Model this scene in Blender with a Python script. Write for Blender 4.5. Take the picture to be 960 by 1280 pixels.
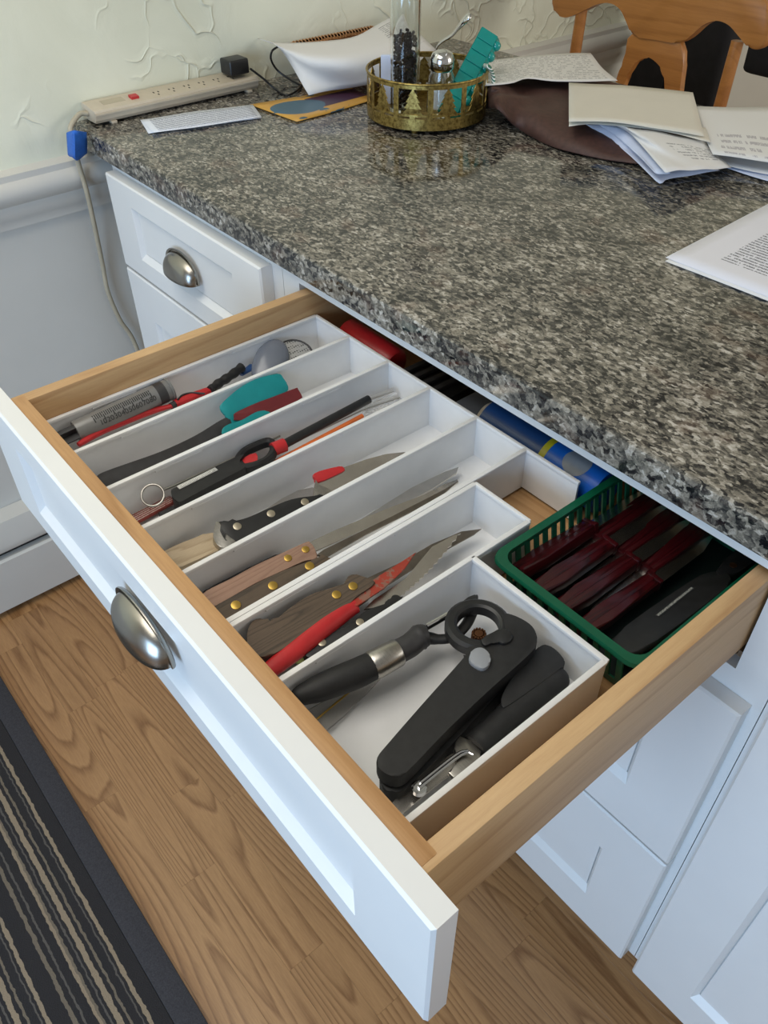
import bpy, bmesh, math, random
from mathutils import Vector as V, Matrix
random.seed(7)
S = bpy.context.scene
for o in list(bpy.data.objects): bpy.data.objects.remove(o)
C = S.collection
PI = math.pi
# ---------------------------------------------------------------- camera
CAM = V((0.9743, -0.5569, 1.3606)); YAW, PITCH, ROLL, FPX = 0.8801, -0.735, -0.0061, 1032.661
_f = V((-math.sin(YAW)*math.cos(PITCH), math.cos(YAW)*math.cos(PITCH), math.sin(PITCH)))
_r = V((math.cos(YAW), math.sin(YAW), 0)); _u = _r.cross(_f)
RT = math.cos(ROLL)*_r + math.sin(ROLL)*_u; UP = -math.sin(ROLL)*_r + math.cos(ROLL)*_u
cd = bpy.data.cameras.new('camera'); cam = bpy.data.objects.new('camera', cd); C.objects.link(cam)
cd.sensor_fit = 'VERTICAL'; cd.sensor_height = 36.0; cd.lens = FPX/1280*36.0; cd.clip_start = 0.02
m = Matrix((RT, UP, -_f)).transposed().to_4x4(); m.translation = CAM
cam.matrix_world = m; S.camera = cam
# ---------------------------------------------------------------- world, lights, exposure
S.view_settings.view_transform = 'Standard'; S.view_settings.look = 'None'
S.view_settings.exposure = -0.25; S.view_settings.gamma = 1.0; S.view_settings.use_curve_mapping = False
w = bpy.data.worlds.new('world'); S.world = w; w.use_nodes = True
w.node_tree.nodes['Background'].inputs[0].default_value = (1.0, 0.97, 0.93, 1)
w.node_tree.nodes['Background'].inputs[1].default_value = 0.40
def area(name, loc, target, sx, sy, power, col):
    l = bpy.data.lights.new(name, 'AREA'); l.shape = 'RECTANGLE'; l.size = sx; l.size_y = sy; l.energy = power; l.color = col
    o = bpy.data.objects.new(name, l); C.objects.link(o); o.location = loc
    o.rotation_euler = (V(target)-V(loc)).to_track_quat('-Z', 'Y').to_euler(); return o
area('window_light_front', (1.1, -2.2, 1.10), (0.8, -0.1, 0.55), 1.2, 1.2, 44, (0.44, 0.68, 1.0))
area('side_fill_light', (2.6, 2.3, 1.6), (-0.1, 0.4, 0.9), 1.6, 1.3, 34, (1.0, 0.97, 0.90))  # added warm fill from an assumed, unseen opening at the side
area('ceiling_light', (0.2, -0.9, 2.42), (0.2, -0.9, 0), 1.2, 1.2, 24, (1.0, 0.95, 0.86))

# ---------------------------------------------------------------- helpers
def W(px, py, pl):
    """the point of plane pl = (normal, d) or height seen at a picture position"""
    if not isinstance(pl, tuple): pl = (V((0, 0, 1)), pl)
    d = _f + (px-480)/FPX*RT - (py-640)/FPX*UP
    t = (pl[1] - pl[0].dot(CAM))/pl[0].dot(d)
    return CAM + t*d
def PL(n, p): n = V(n).normalized(); return (n, n.dot(V(p)))
def WP(pts, pl, s=1.0, o=(0, 0)): return [W(o[0]+s*x, o[1]+s*y, pl) for x, y in pts]
def lin(c):
    f = lambda v: v/12.92 if v <= 0.04045 else ((v+0.055)/1.055)**2.4
    return tuple(f(x/255) for x in c)+(1,)
def bm_(): return bmesh.new()
def bevel(bm, edges, off, seg=2):
    bmesh.ops.bevel(bm, geom=edges, offset=off, segments=seg, affect='EDGES', clamp_overlap=True, profile=0.6)
def box(bm, x0, x1, y0, y1, z0, z1, bev=0, seg=2):
    vs = [bm.verts.new(p) for p in ((x0,y0,z0),(x1,y0,z0),(x1,y1,z0),(x0,y1,z0),(x0,y0,z1),(x1,y0,z1),(x1,y1,z1),(x0,y1,z1))]
    fs = [bm.faces.new([vs[i] for i in f]) for f in ((3,2,1,0),(4,5,6,7),(0,1,5,4),(1,2,6,5),(2,3,7,6),(3,0,4,7))]
    if bev: bevel(bm, list({e for f in fs for e in f.edges}), bev, seg)
    return bm
def prism(bm, pts, off, bev=0, seg=2):
    off = V(off); a = [bm.verts.new(p) for p in pts]; b = [bm.verts.new(V(p)+off) for p in pts]; n = len(pts)
    fs = [bm.faces.new(a), bm.faces.new(b[::-1])]
    for i in range(n): fs.append(bm.faces.new((a[i], b[i], b[(i+1)%n], a[(i+1)%n])))
    if bev:
        es = list({e for f in fs[:2] for e in f.edges}); bevel(bm, es, bev, seg)
    return bm
def frames(pts):
    pts = [V(p) for p in pts]; T = []
    for i in range(len(pts)):
        a = pts[max(i-1, 0)]; b = pts[min(i+1, len(pts)-1)]; T.append((b-a).normalized())
    n = T[0].orthogonal().normalized() if abs(T[0].z) > 0.95 else V((0,0,1)).cross(T[0]).normalized()
    N = [n]
    for i in range(1, len(pts)):
        n = N[-1] - T[i]*N[-1].dot(T[i]); N.append(n.normalized())
    return pts, T, N
def tube(bm, pts, r, n=12, fl=1.0, cap=True, closed=False):
    pts, T, N = frames(pts); rs = r if isinstance(r, (list, tuple)) else [r]*len(pts); rings = []
    for p, t, nn, q in zip(pts, T, N, rs):
        b = t.cross(nn)
        rings.append([bm.verts.new(p + nn*q*math.cos(2*PI*k/n) + b*q*fl*math.sin(2*PI*k/n)) for k in range(n)])
    m = len(rings)
    for i in range(m if closed else m-1):
        A, Bq = rings[i], rings[(i+1) % m]
        for k in range(n): bm.faces.new((A[k], A[(k+1)%n], Bq[(k+1)%n], Bq[k]))
    if cap and not closed: bm.faces.new(rings[0][::-1]); bm.faces.new(rings[-1])
    return bm
def spl(pts, k=8):
    """Catmull-Rom through pts"""
    P = [V(p) for p in pts]; P = [2*P[0]-P[1]] + P + [2*P[-1]-P[-2]]; out = []
    for i in range(1, len(P)-2):
        for j in range(k):
            t = j/k; a, b, c, d = P[i-1:i+3]
            out.append(0.5*((2*b)+(c-a)*t+(2*a-5*b+4*c-d)*t*t+(3*b-a-3*c+d)*t**3))
    return out+[P[-2]]
def lathe(bm, prof, M=None, n=24):
    M = M or Matrix(); rings = []
    for r, z in prof:
        if r < 1e-6: rings.append([bm.verts.new(M @ V((0,0,z)))])
        else: rings.append([bm.verts.new(M @ V((r*math.cos(2*PI*k/n), r*math.sin(2*PI*k/n), z))) for k in range(n)])
    for A, Bq in zip(rings, rings[1:]):
        for k in range(n):
            a = [A[k % len(A)], A[(k+1) % len(A)], Bq[(k+1) % len(Bq)], Bq[k % len(Bq)]]
            u = []
            for v in a:
                if v not in u: u.append(v)
            if len(u) > 2: bm.faces.new(u)
    return bm
def axisM(a, b, up=(0, 0, 1)):
    z = (V(b)-V(a)).normalized(); x = V(up).cross(z)
    if x.length < 1e-4: x = V((1, 0, 0))
    x.normalize(); y = z.cross(x); m = Matrix((x, y, z)).transposed().to_4x4(); m.translation = V(a); return m
def disc(bm, c, n, r, h, seg=14): return lathe(bm, [(0,-h), (r,-h), (r,h*0.6), (r*0.8,h), (0,h)], axisM(c, V(c)+V(n)), seg)
def grid(bm, P, uv=True):
    rows = [[bm.verts.new(p) for p in r] for r in P]; ny, nx = len(P), len(P[0])
    L = bm.loops.layers.uv.verify()
    for j in range(ny-1):
        for i in range(nx-1):
            f = bm.faces.new((rows[j][i], rows[j][i+1], rows[j+1][i+1], rows[j+1][i]))
            for l, (a, b) in zip(f.loops, ((i,j),(i+1,j),(i+1,j+1),(i,j+1))): l[L].uv = (a/(nx-1), b/(ny-1))
    return bm
def obj(name, bm, mat, parent=None, smooth=30, solid=0, sub=0, recalc=True):
    if recalc: bmesh.ops.recalc_face_normals(bm, faces=bm.faces)
    root = parent
    while root is not None and root.parent is not None: root = root.parent
    if root is not None: bmesh.ops.translate(bm, verts=bm.verts, vec=-root.location)
    me = bpy.data.meshes.new(name); bm.to_mesh(me); bm.free()
    o = bpy.data.objects.new(name, me); C.objects.link(o); o.parent = parent
    me.materials.append(mat)
    if smooth:
        me.shade_smooth(); me.set_sharp_from_angle(angle=math.radians(smooth))
    if solid:
        md = o.modifiers.new('thickness', 'SOLIDIFY'); md.thickness = solid; md.offset = 0
    if sub:
        md = o.modifiers.new('round', 'SUBSURF'); md.levels = sub; md.render_levels = sub
    return o
def thing(name, label, cat, loc, group=None):
    o = bpy.data.objects.new(name, None); C.objects.link(o); o.location = loc; o.empty_display_size = 0.02
    return tag(o, label, cat, group)
def tag(o, label, cat=None, group=None, kind=None):
    if label: o['label'] = label
    if cat: o['category'] = cat
    if group: o['group'] = group
    if kind: o['kind'] = kind
    return o
def part(o, label): o['label'] = label; return o
def struct(name, bm, mat, label=None, parent=None, **k):
    o = obj(name, bm, mat, parent, **k)
    o['kind'] = 'structure'
    if label: o['label'] = label
    return o

# ---------------------------------------------------------------- materials
class NT:
    def __init__(s, name):
        s.m = bpy.data.materials.new(name); s.m.use_nodes = True; s.t = s.m.node_tree
        s.b = s.t.nodes['Principled BSDF']
    def n(s, ty, **k):
        x = s.t.nodes.new(ty)
        for a, v in k.items():
            if a.startswith('i_'):
                key = a[2:]; key = int(key) if key.isdigit() else key.replace('_', ' ')
                s.set(x.inputs[key], v)
            else: setattr(x, a, v)
        return x
    def set(s, inp, v):
        if isinstance(v, bpy.types.NodeSocket): s.t.links.new(v, inp)
        else: inp.default_value = v
    def math(s, op, a, b=0.0, c=0.0):
        x = s.n('ShaderNodeMath', operation=op); s.set(x.inputs[0], a); s.set(x.inputs[1], b); s.set(x.inputs[2], c); return x.outputs[0]
    def co(s, kind='Object', scale=(1,1,1), loc=(0,0,0), rot=(0,0,0)):
        tc = s.n('ShaderNodeTexCoord'); mp = s.n('ShaderNodeMapping', i_Scale=scale, i_Location=loc, i_Rotation=rot)
        s.t.links.new(tc.outputs[kind], mp.inputs[0]); return mp.outputs[0]
    def noise(s, vec, scale, detail=4, rough=0.55, dist=0.0):
        x = s.n('ShaderNodeTexNoise', i_Scale=scale, i_Detail=detail, i_Roughness=rough, i_Distortion=dist); s.t.links.new(vec, x.inputs['Vector']); return x.outputs['Fac']
    def ramp(s, fac, stops, interp='LINEAR'):
        x = s.n('ShaderNodeValToRGB'); x.color_ramp.interpolation = interp; e = x.color_ramp.elements
        while len(e) > 1: e.remove(e[0])
        e[0].position = stops[0][0]; e[0].color = stops[0][1]
        for p, c in stops[1:]: q = e.new(p); q.color = c
        s.t.links.new(fac, x.inputs[0]); return x.outputs[0]
    def mix(s, f, a, b, mode='MIX'):
        x = s.n('ShaderNodeMix', data_type='RGBA', blend_type=mode)
        s.set(x.inputs[0], f); s.set(x.inputs[6], a); s.set(x.inputs[7], b); return x.outputs[2]
    def bump(s, h, strength, dist=0.001):
        x = s.n('ShaderNodeBump', i_Strength=strength, i_Distance=dist); s.t.links.new(h, x.inputs['Height']); s.t.links.new(x.outputs[0], s.b.inputs['Normal'])
    def col(s, c): s.set(s.b.inputs['Base Color'], c)
    def p(s, **k):
        for a, v in k.items(): s.set(s.b.inputs[a.replace('_', ' ')], v)
        return s
def plain(name, c, rough=0.45, metal=0.0, var=0.10, scale=60, bump=0.0, coat=0.0, trans=0.0, aniso=None):
    t = NT(name); c = lin(c)
    vec = t.co('Object', scale=aniso or (1, 1, 1)); nz = t.noise(vec, scale, 3)
    d = tuple(x*(1-var) for x in c[:3])+(1,); l = tuple(min(1, x*(1+var)) for x in c[:3])+(1,)
    t.col(t.ramp(nz, [(0.3, d), (0.7, l)])); t.p(Roughness=rough, Metallic=metal, Coat_Weight=coat, Transmission_Weight=trans)
    if bump: t.bump(nz, bump, 0.0005)
    return t.m
M = {}
M['white_paint'] = plain('white_paint', (228, 228, 226), 0.32, var=0.015, scale=9)
M['wainscot'] = plain('wainscot_paint', (206, 203, 195), 0.45, var=0.02, scale=9)
M['white_plastic'] = plain('white_plastic', (228, 228, 228), 0.35, var=0.03, scale=30)
M['steel'] = plain('brushed_steel', (176, 172, 165), 0.30, 1.0, 0.12, 120, aniso=(1, 8, 8))
M['blade'] = plain('blade_steel', (206, 200, 192), 0.26, 1.0, 0.08, 60)
M['blade_dark'] = plain('dull_blade_steel', (132, 124, 114), 0.32, 1.0, 0.2, 60)
M['chrome'] = plain('chrome', (215, 215, 215), 0.10, 1.0, 0.03)
M['nickel'] = plain('satin_nickel', (160, 156, 148), 0.27, 1.0, 0.06, 40)
M['brass'] = plain('brass_rivet', (200, 165, 85), 0.35, 1.0, 0.1)
M['rivet'] = plain('pale_rivet', (190, 180, 160), 0.35, 0.9, 0.1)
M['black_plastic'] = plain('black_plastic', (30, 30, 31), 0.42, var=0.25, scale=90)
M['black_rubber'] = plain('black_rubber', (26, 26, 27), 0.6, var=0.3, scale=120, bump=0.15)
M['charcoal'] = plain('charcoal_plastic', (52, 51, 52), 0.5, var=0.2, scale=90)
M['red_plastic'] = plain('red_plastic', (186, 38, 42), 0.35, var=0.1)
M['dark_red'] = plain('dark_red_silicone', (112, 34, 38), 0.5, var=0.1)
M['teal'] = plain('teal_silicone', (12, 140, 142), 0.45, var=0.06)
M['teal_clear'] = plain('teal_plastic', (10, 158, 148), 0.18, var=0.1, trans=0.25, coat=0.4)
M['grey_button'] = plain('grey_button', (142, 145, 150), 0.5, var=0.03)
M['lime'] = plain('lime_plastic', (186, 205, 120), 0.4)
M['beige_plastic'] = plain('beige_plastic', (196, 184, 164), 0.42, var=0.04)
M['cable_beige'] = plain('beige_cable', (178, 168, 146), 0.5, var=0.05)
M['blue_tape'] = plain('blue_masking_tape', (34, 104, 200), 0.6, var=0.12, scale=200, bump=0.2)
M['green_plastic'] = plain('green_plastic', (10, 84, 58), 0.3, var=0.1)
M['shaded_green'] = plain('shaded_green_base', (8, 24, 22), 0.5, var=0.1)  # basket floor: green darkened to imitate the shade inside the basket
M['paper'] = plain('paper', (226, 224, 222), 0.75, var=0.02, scale=20)
M['paper_blue'] = plain('bluish_paper', (204, 212, 232), 0.7, var=0.05, scale=30)
M['envelope'] = plain('cream_envelope', (214, 208, 194), 0.75, var=0.02, scale=20)
M['clear'] = plain('clear_plastic', (232, 230, 226), 0.12, var=0.02, trans=0.85)
M['smoke'] = plain('smoky_plastic', (150, 156, 168), 0.2, var=0.05, trans=0.55)
M['syringe'] = plain('grey_clear_plastic', (148, 148, 146), 0.25, var=0.05, trans=0.35)
M['glass'] = plain('clear_glass', (245, 248, 248), 0.02, var=0.0, trans=1.0)
M['salt'] = plain('salt', (235, 235, 235), 0.8, var=0.05, scale=600, bump=0.3)
M['orange'] = plain('orange_paint', (214, 108, 48), 0.45, var=0.12, scale=40)
M['ink'] = plain('dark_ink', (34, 34, 36), 0.6, var=0.1)
M['white_label'] = plain('white_label', (220, 220, 216), 0.5, var=0.05)
M['copper'] = plain('copper_gear', (120, 82, 58), 0.35, 0.9, 0.2)
M['black_fabric'] = plain('black_fabric', (24, 24, 27), 0.85, var=0.3, scale=40, bump=0.4)
M['slot'] = plain('dark_slot', (40, 34, 30), 0.7)
M['blue_print'] = plain('blue_print', (20, 96, 190), 0.35, var=0.08, scale=20)
M['navy_print'] = plain('navy_print', (28, 66, 118), 0.35, var=0.08, scale=20)
M['grey_print'] = plain('grey_print', (132, 140, 150), 0.4)
M['yellow'] = plain('yellow_band', (178, 170, 30), 0.4)
M['runner'] = plain('heater_shadow', (70, 68, 64), 0.6)

def wood(name, c1, c2, scale=1.0, axis='Y', rough=0.45, contrast=1.0, coat=0.0, rings=12.0, bump=0.12, stretch=0.06, tone=0.18):
    t = NT(name)
    st = {'X': (stretch, 1, 1), 'Y': (1, stretch, 1), 'Z': (1, 1, stretch)}[axis]
    info = t.n('ShaderNodeObjectInfo'); tc = t.n('ShaderNodeTexCoord')
    off = t.n('ShaderNodeVectorMath', operation='SCALE', i_0=(7.3, 5.1, 3.7)); t.t.links.new(info.outputs['Random'], off.inputs['Scale'])
    mp = t.n('ShaderNodeMapping', i_Scale=tuple(x*scale for x in st)); t.t.links.new(tc.outputs['Object'], mp.inputs[0])
    ad = t.n('ShaderNodeVectorMath', operation='ADD'); t.t.links.new(mp.outputs[0], ad.inputs[0]); t.t.links.new(off.outputs[0], ad.inputs[1])
    v = ad.outputs[0]
    big = t.noise(v, 9.0, 1, 0.4); wig = t.noise(v, 60.0, 2, 0.5)
    g = t.math('FRACT', t.math('ADD', t.math('MULTIPLY', big, rings), t.math('MULTIPLY', wig, 0.5)))
    g = t.ramp(g, [(0.0, (0.15,)*3+(1,)), (0.55, (0.35,)*3+(1,)), (0.86, (1,)*3+(1,)), (1.0, (0.15,)*3+(1,))])
    fine = t.noise(v, 420.0, 3, 0.65)
    f = t.math('ADD', t.math('MULTIPLY', g, 0.55*contrast), t.math('MULTIPLY', fine, 0.55))
    col = t.ramp(f, [(0.25, lin(c1)), (0.90, lin(c2))])
    col = t.mix(t.math('MULTIPLY', info.outputs['Random'], tone), col, lin(tuple(x*0.7 for x in c2)), 'MIX')
    t.col(col); t.p(Roughness=rough, Coat_Weight=coat, Coat_Roughness=0.2)
    t.bump(f, bump, 0.0003); return t.m
M['drawer_wood'] = wood('maple_drawer_wood', (206, 170, 124), (170, 128, 84), 1.0, 'Y', 0.5, 0.7)
M['drawer_wood_x'] = wood('oak_drawer_wood', (196, 154, 106), (156, 112, 68), 1.0, 'X', 0.5, 0.7)
M['floor_wood'] = wood('oak_laminate', (180, 136, 90), (126, 86, 50), 1.0, 'X', 0.4, 1.0, 0.1, rings=26, stretch=0.09, tone=0.14)
M['chair_wood'] = wood('honey_oak', (186, 124, 62), (150, 92, 40), 1.0, 'X', 0.35, 0.6, 0.3)
M['handle_light'] = wood('pale_rose_handle', (172, 138, 118), (134, 100, 82), 5.0, 'Y', 0.6, 0.7)
M['handle_dark'] = wood('dark_walnut_handle', (98, 82, 66), (48, 40, 32), 5.0, 'Y', 0.6, 0.8)
M['handle_grey'] = wood('bleached_handle', (192, 174, 146), (146, 124, 96), 5.0, 'Y', 0.65, 0.7)
M['pakka'] = wood('dark_red_handle', (70, 9, 16), (14, 2, 4), 7.0, 'Y', 0.3, 0.9, 0.3)  # dark red taken nearer black, imitating shade among the basket contents
M['stick'] = wood('pale_stick', (222, 178, 128), (190, 140, 90), 2.0, 'Y', 0.5, 0.6)

def granite():
    t = NT('speckled_granite'); v = t.co('Object')
    sk = t.co('Object', scale=(1.0, 1.7, 1.2), rot=(0, 0, 0.75))
    warp = t.n('ShaderNodeTexNoise', i_Scale=120.0, i_Detail=3.0); t.t.links.new(sk, warp.inputs['Vector'])
    wv = t.n('ShaderNodeVectorMath', operation='SCALE'); t.t.links.new(warp.outputs['Color'], wv.inputs[0]); wv.inputs['Scale'].default_value = 0.014
    ad = t.n('ShaderNodeVectorMath', operation='ADD'); t.t.links.new(sk, ad.inputs[0]); t.t.links.new(wv.outputs[0], ad.inputs[1])
    vo = t.n('ShaderNodeTexVoronoi', feature='SMOOTH_F1', i_Scale=170.0, i_Smoothness=0.2); t.t.links.new(ad.outputs[0], vo.inputs['Vector'])
    sep = t.n('ShaderNodeSeparateColor'); t.t.links.new(vo.outputs['Color'], sep.inputs[0])
    a = t.noise(ad.outputs[0], 125.0, 6, 0.70); b = t.noise(v, 30.0, 3, 0.6); b2 = t.noise(v, 6.0, 2)
    f = t.math('ADD', t.math('MULTIPLY', sep.outputs[0], 0.34), t.math('MULTIPLY', a, 0.80))
    f = t.math('ADD', f, t.math('MULTIPLY', t.math('SUBTRACT', b, 0.5), 0.45))
    f = t.math('ADD', f, t.math('MULTIPLY', t.math('SUBTRACT', b2, 0.5), 0.22))
    col = t.ramp(f, [(0.36, lin((20, 20, 23))), (0.47, lin((56, 55, 53))), (0.58, lin((102, 98, 90))), (0.69, lin((136, 130, 118))), (0.86, lin((196, 191, 182)))])
    red = t.noise(v, 16.0, 2)
    col = t.mix(t.ramp(red, [(0.60, (0,0,0,1)), (0.68, (0.22,)*3+(1,))]), col, lin((118, 88, 72)))
    t.col(col); t.p(Roughness=0.10, Specular_IOR_Level=0.6); return t.m
M['granite'] = granite()

def plaster():
    t = NT('cream_plaster'); v = t.co('Object')
    n = t.noise(v, 7.0, 5, 0.5, 0.8); vo = t.n('ShaderNodeTexVoronoi', feature='DISTANCE_TO_EDGE', i_Scale=9.0)
    w2 = t.n('ShaderNodeTexNoise', i_Scale=6.0, i_Detail=3.0); t.t.links.new(v, w2.inputs['Vector'])
    s_ = t.n('ShaderNodeVectorMath', operation='SCALE'); t.t.links.new(w2.outputs['Color'], s_.inputs[0]); s_.inputs['Scale'].default_value = 0.35
    ad = t.n('ShaderNodeVectorMath', operation='ADD'); t.t.links.new(v, ad.inputs[0]); t.t.links.new(s_.outputs[0], ad.inputs[1]); t.t.links.new(ad.outputs[0], vo.inputs['Vector'])
    # knife-stroke ridges: a thin raised lip where two plaster strokes meet, broken up by noise
    lip = t.ramp(vo.outputs['Distance'], [(0.0, (1,1,1,1)), (0.035, (0.25,)*3+(1,)), (0.12, (0,0,0,1))])
    brk = t.ramp(t.noise(v, 5.0, 2), [(0.48, (0,0,0,1)), (0.60, (1,1,1,1))])
    h = t.math('ADD', t.math('MULTIPLY', lip, brk), t.math('MULTIPLY', n, 0.9))
    t.col(t.ramp(n, [(0.3, lin((226, 226, 204))), (0.7, lin((233, 233, 212)))])); t.p(Roughness=0.55)
    t.bump(h, 0.55, 0.006); return t.m
M['plaster'] = plaster()

def rug_mat():
    t = NT('striped_rug'); tc = t.n('ShaderNodeTexCoord'); sep = t.n('ShaderNodeSeparateXYZ'); t.t.links.new(tc.outputs['Object'], sep.inputs[0])
    v = t.co('Object'); wob = t.noise(v, 90.0, 2)
    y = t.math('ADD', sep.outputs[1], t.math('MULTIPLY', t.math('SUBTRACT', wob, 0.5), 0.006))
    f = t.math('FRACT', t.math('DIVIDE', t.math('MULTIPLY', y, -1.0), 0.115))
    K, T1, T2, G = lin((40, 37, 38)), lin((158, 140, 116)), lin((122, 110, 94)), lin((96, 90, 84))
    seq = [K, T1, K, G, K, K, T2, K, T1, K, G, K, T2, T1, K, K, G, K, T2, K]
    wd = [.10,.05,.035,.02,.07,.03,.03,.05,.07,.04,.025,.05,.03,.04,.08,.03,.025,.06,.05,.11]
    st = []; p = 0; tot = sum(wd)
    for c, q in zip(seq, wd): st.append((p/tot, c)); p += q
    col = t.ramp(f, st, 'CONSTANT'); fine = t.noise(v, 700.0, 2)
    col = t.mix(t.math('MULTIPLY', fine, 0.35), col, lin((40, 38, 38))); t.col(col); t.p(Roughness=0.95)
    t.bump(fine, 0.8, 0.002); return t.m
M['rug'] = rug_mat(); M['rug_border'] = plain('rug_border', (52, 50, 53), 0.9, var=0.35, scale=500, bump=0.8)

def printed(name, base, ink, lines=22, margin=(0.08, 0.92, 0.08, 0.92), words=34, dens=0.46, strength=0.75, rot=False):
    """paper with rows of small print, laid out in the sheet's own UV"""
    t = NT(name); uv = t.n('ShaderNodeUVMap'); sep = t.n('ShaderNodeSeparateXYZ'); t.t.links.new(uv.outputs[0], sep.inputs[0])
    u, v = (sep.outputs[1], sep.outputs[0]) if rot else (sep.outputs[0], sep.outputs[1])
    r = t.math('MULTIPLY', v, float(lines)); row = t.math('FLOOR', r); fr = t.math('FRACT', r)
    line = t.math('MULTIPLY', t.math('GREATER_THAN', fr, 0.25), t.math('LESS_THAN', fr, 0.72))
    cv = t.n('ShaderNodeCombineXYZ'); t.set(cv.inputs[0], t.math('MULTIPLY', u, float(words))); t.set(cv.inputs[1], t.math('MULTIPLY', row, 3.71))
    w1 = t.noise(cv.outputs[0], 1.6, 2); wmask = t.math('GREATER_THAN', w1, dens)
    cv2 = t.n('ShaderNodeCombineXYZ'); t.set(cv2.inputs[0], t.math('MULTIPLY', u, float(words*7))); t.set(cv2.inputs[1], t.math('MULTIPLY', r, 2.0))
    let = t.math('GREATER_THAN', t.noise(cv2.outputs[0], 1.0, 1), 0.42)
    mk = t.math('MULTIPLY', t.math('MULTIPLY', line, wmask), let)
    for s_, op, x in ((u, 'GREATER_THAN', margin[0]), (u, 'LESS_THAN', margin[1]), (v, 'GREATER_THAN', margin[2]), (v, 'LESS_THAN', margin[3])):
        mk = t.math('MULTIPLY', mk, t.math(op, s_, x))
    t.col(t.mix(t.math('MULTIPLY', mk, strength), lin(base), lin(ink))); t.p(Roughness=0.7); return t.m
M['letter'] = printed('printed_letter', (226, 226, 234), (60, 62, 74), 40, (0.22, 0.95, 0.16, 0.96), 26, 0.40, 0.8, rot=True)
M['receipt'] = printed('printed_receipt', (222, 220, 216), (70, 70, 76), 16, (0.05, 0.95, 0.06, 0.94), 20, 0.48, 0.45)
M['leaflet'] = printed('printed_leaflet', (224, 228, 236), (72, 84, 120), 12, (0.06, 0.97, 0.05, 0.95), 26, 0.30, 0.9)
M['note'] = printed('handwritten_note', (222, 220, 216), (126, 116, 128), 9, (0.1, 0.9, 0.55, 0.95), 12, 0.46, 0.5)
M['address'] = printed('addressed_paper', (222, 221, 220), (80, 80, 90), 14, (0.55, 0.97, 0.35, 0.8), 14, 0.45, 0.6)
M['bill'] = printed('printed_bill', (224, 222, 220), (60, 60, 66), 18, (0.72, 0.98, 0.12, 0.85), 22, 0.42, 0.65)

def brochure():
    t = NT('colour_brochure'); uv = t.n('ShaderNodeUVMap'); mp = t.n('ShaderNodeMapping'); t.t.links.new(uv.outputs[0], mp.inputs[0])
    sep = t.n('ShaderNodeSeparateXYZ'); t.t.links.new(uv.outputs[0], sep.inputs[0])
    n = t.noise(mp.outputs[0], 3.0, 2); n2 = t.noise(mp.outputs[0], 9.0, 2)
    col = t.mix(t.math('GREATER_THAN', t.math('ADD', n, t.math('MULTIPLY', n2, 0.3)), 0.74), lin((206, 156, 70)), lin((70, 100, 116)))
    pur = t.math('MULTIPLY', t.math('GREATER_THAN', sep.outputs[0], 0.45), t.math('LESS_THAN', t.math('ABSOLUTE', t.math('SUBTRACT', sep.outputs[1], 0.45)), 0.26))
    col = t.mix(pur, col, lin((70, 44, 66)))
    blu = t.math('LESS_THAN', t.math('ADD', t.math('POWER', t.math('MULTIPLY', t.math('SUBTRACT', sep.outputs[0], 0.28), 3.2), 2.0), t.math('POWER', t.math('MULTIPLY', t.math('SUBTRACT', sep.outputs[1], 0.48), 2.6), 2.0)), 0.7)
    col = t.mix(blu, col, lin((64, 98, 118))); t.col(col); t.p(Roughness=0.4); return t.m
M['brochure'] = brochure()
def gold():
    t = NT('worn_gold'); v = t.co('Object'); n = t.noise(v, 160.0, 4, 0.7)
    t.col(t.ramp(n, [(0.35, lin((106, 84, 40))), (0.6, lin((178, 154, 88)))])); t.p(Metallic=0.85, Roughness=t.ramp(n, [(0.3, (0.5,)*3+(1,)), (0.7, (0.32,)*3+(1,))])); t.bump(n, 0.2, 0.0004); return t.m
M['gold'] = gold()
M['leather'] = plain('brown_leather', (74, 48, 40), 0.62, var=0.22, scale=140, bump=0.4)
M['wicker'] = plain('wicker', (176, 128, 82), 0.6, var=0.25, scale=90, bump=0.5)
M['pepper'] = plain('peppercorn', (44, 32, 30), 0.7, var=0.5, scale=120)
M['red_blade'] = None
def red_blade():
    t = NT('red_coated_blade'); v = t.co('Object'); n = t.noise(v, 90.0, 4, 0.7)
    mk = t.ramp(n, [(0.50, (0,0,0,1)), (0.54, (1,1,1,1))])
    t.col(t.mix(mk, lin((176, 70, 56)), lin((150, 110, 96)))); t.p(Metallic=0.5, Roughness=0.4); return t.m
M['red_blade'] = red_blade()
def mesh_disc():
    t = NT('perforated_metal'); v = t.co('Object'); vo = t.n('ShaderNodeTexVoronoi', i_Scale=320.0, i_Randomness=0.1); t.t.links.new(v, vo.inputs['Vector'])
    t.col(t.ramp(vo.outputs['Distance'], [(0.28, lin((60, 60, 60))), (0.36, lin((190, 190, 188)))])); t.p(Metallic=0.6, Roughness=0.4); return t.m
M['perforated'] = mesh_disc()
def stripes(name, a, b, n, axis=0):
    t = NT(name); tc = t.n('ShaderNodeTexCoord'); sep = t.n('ShaderNodeSeparateXYZ'); t.t.links.new(tc.outputs['Object'], sep.inputs[0])
    f = t.math('FRACT', t.math('MULTIPLY', t.math('ADD', sep.outputs[0], t.math('MULTIPLY', sep.outputs[2], 1.2)), n))
    t.col(t.mix(t.math('GREATER_THAN', f, 0.5), lin(a), lin(b))); t.p(Roughness=0.4); return t.m
M['candy'] = stripes('striped_wrap', (40, 104, 80), (226, 226, 218), 170)
M['red_card'] = printed('red_printed_card', (150, 66, 56), (228, 220, 210), 5, (0.02, 0.98, 0.05, 0.95), 10, 0.36, 0.85)
M['lighter_label'] = printed('lighter_label', (214, 214, 210), (50, 50, 54), 3, (0.05, 0.95, 0.2, 0.9), 9, 0.38, 0.7)

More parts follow.
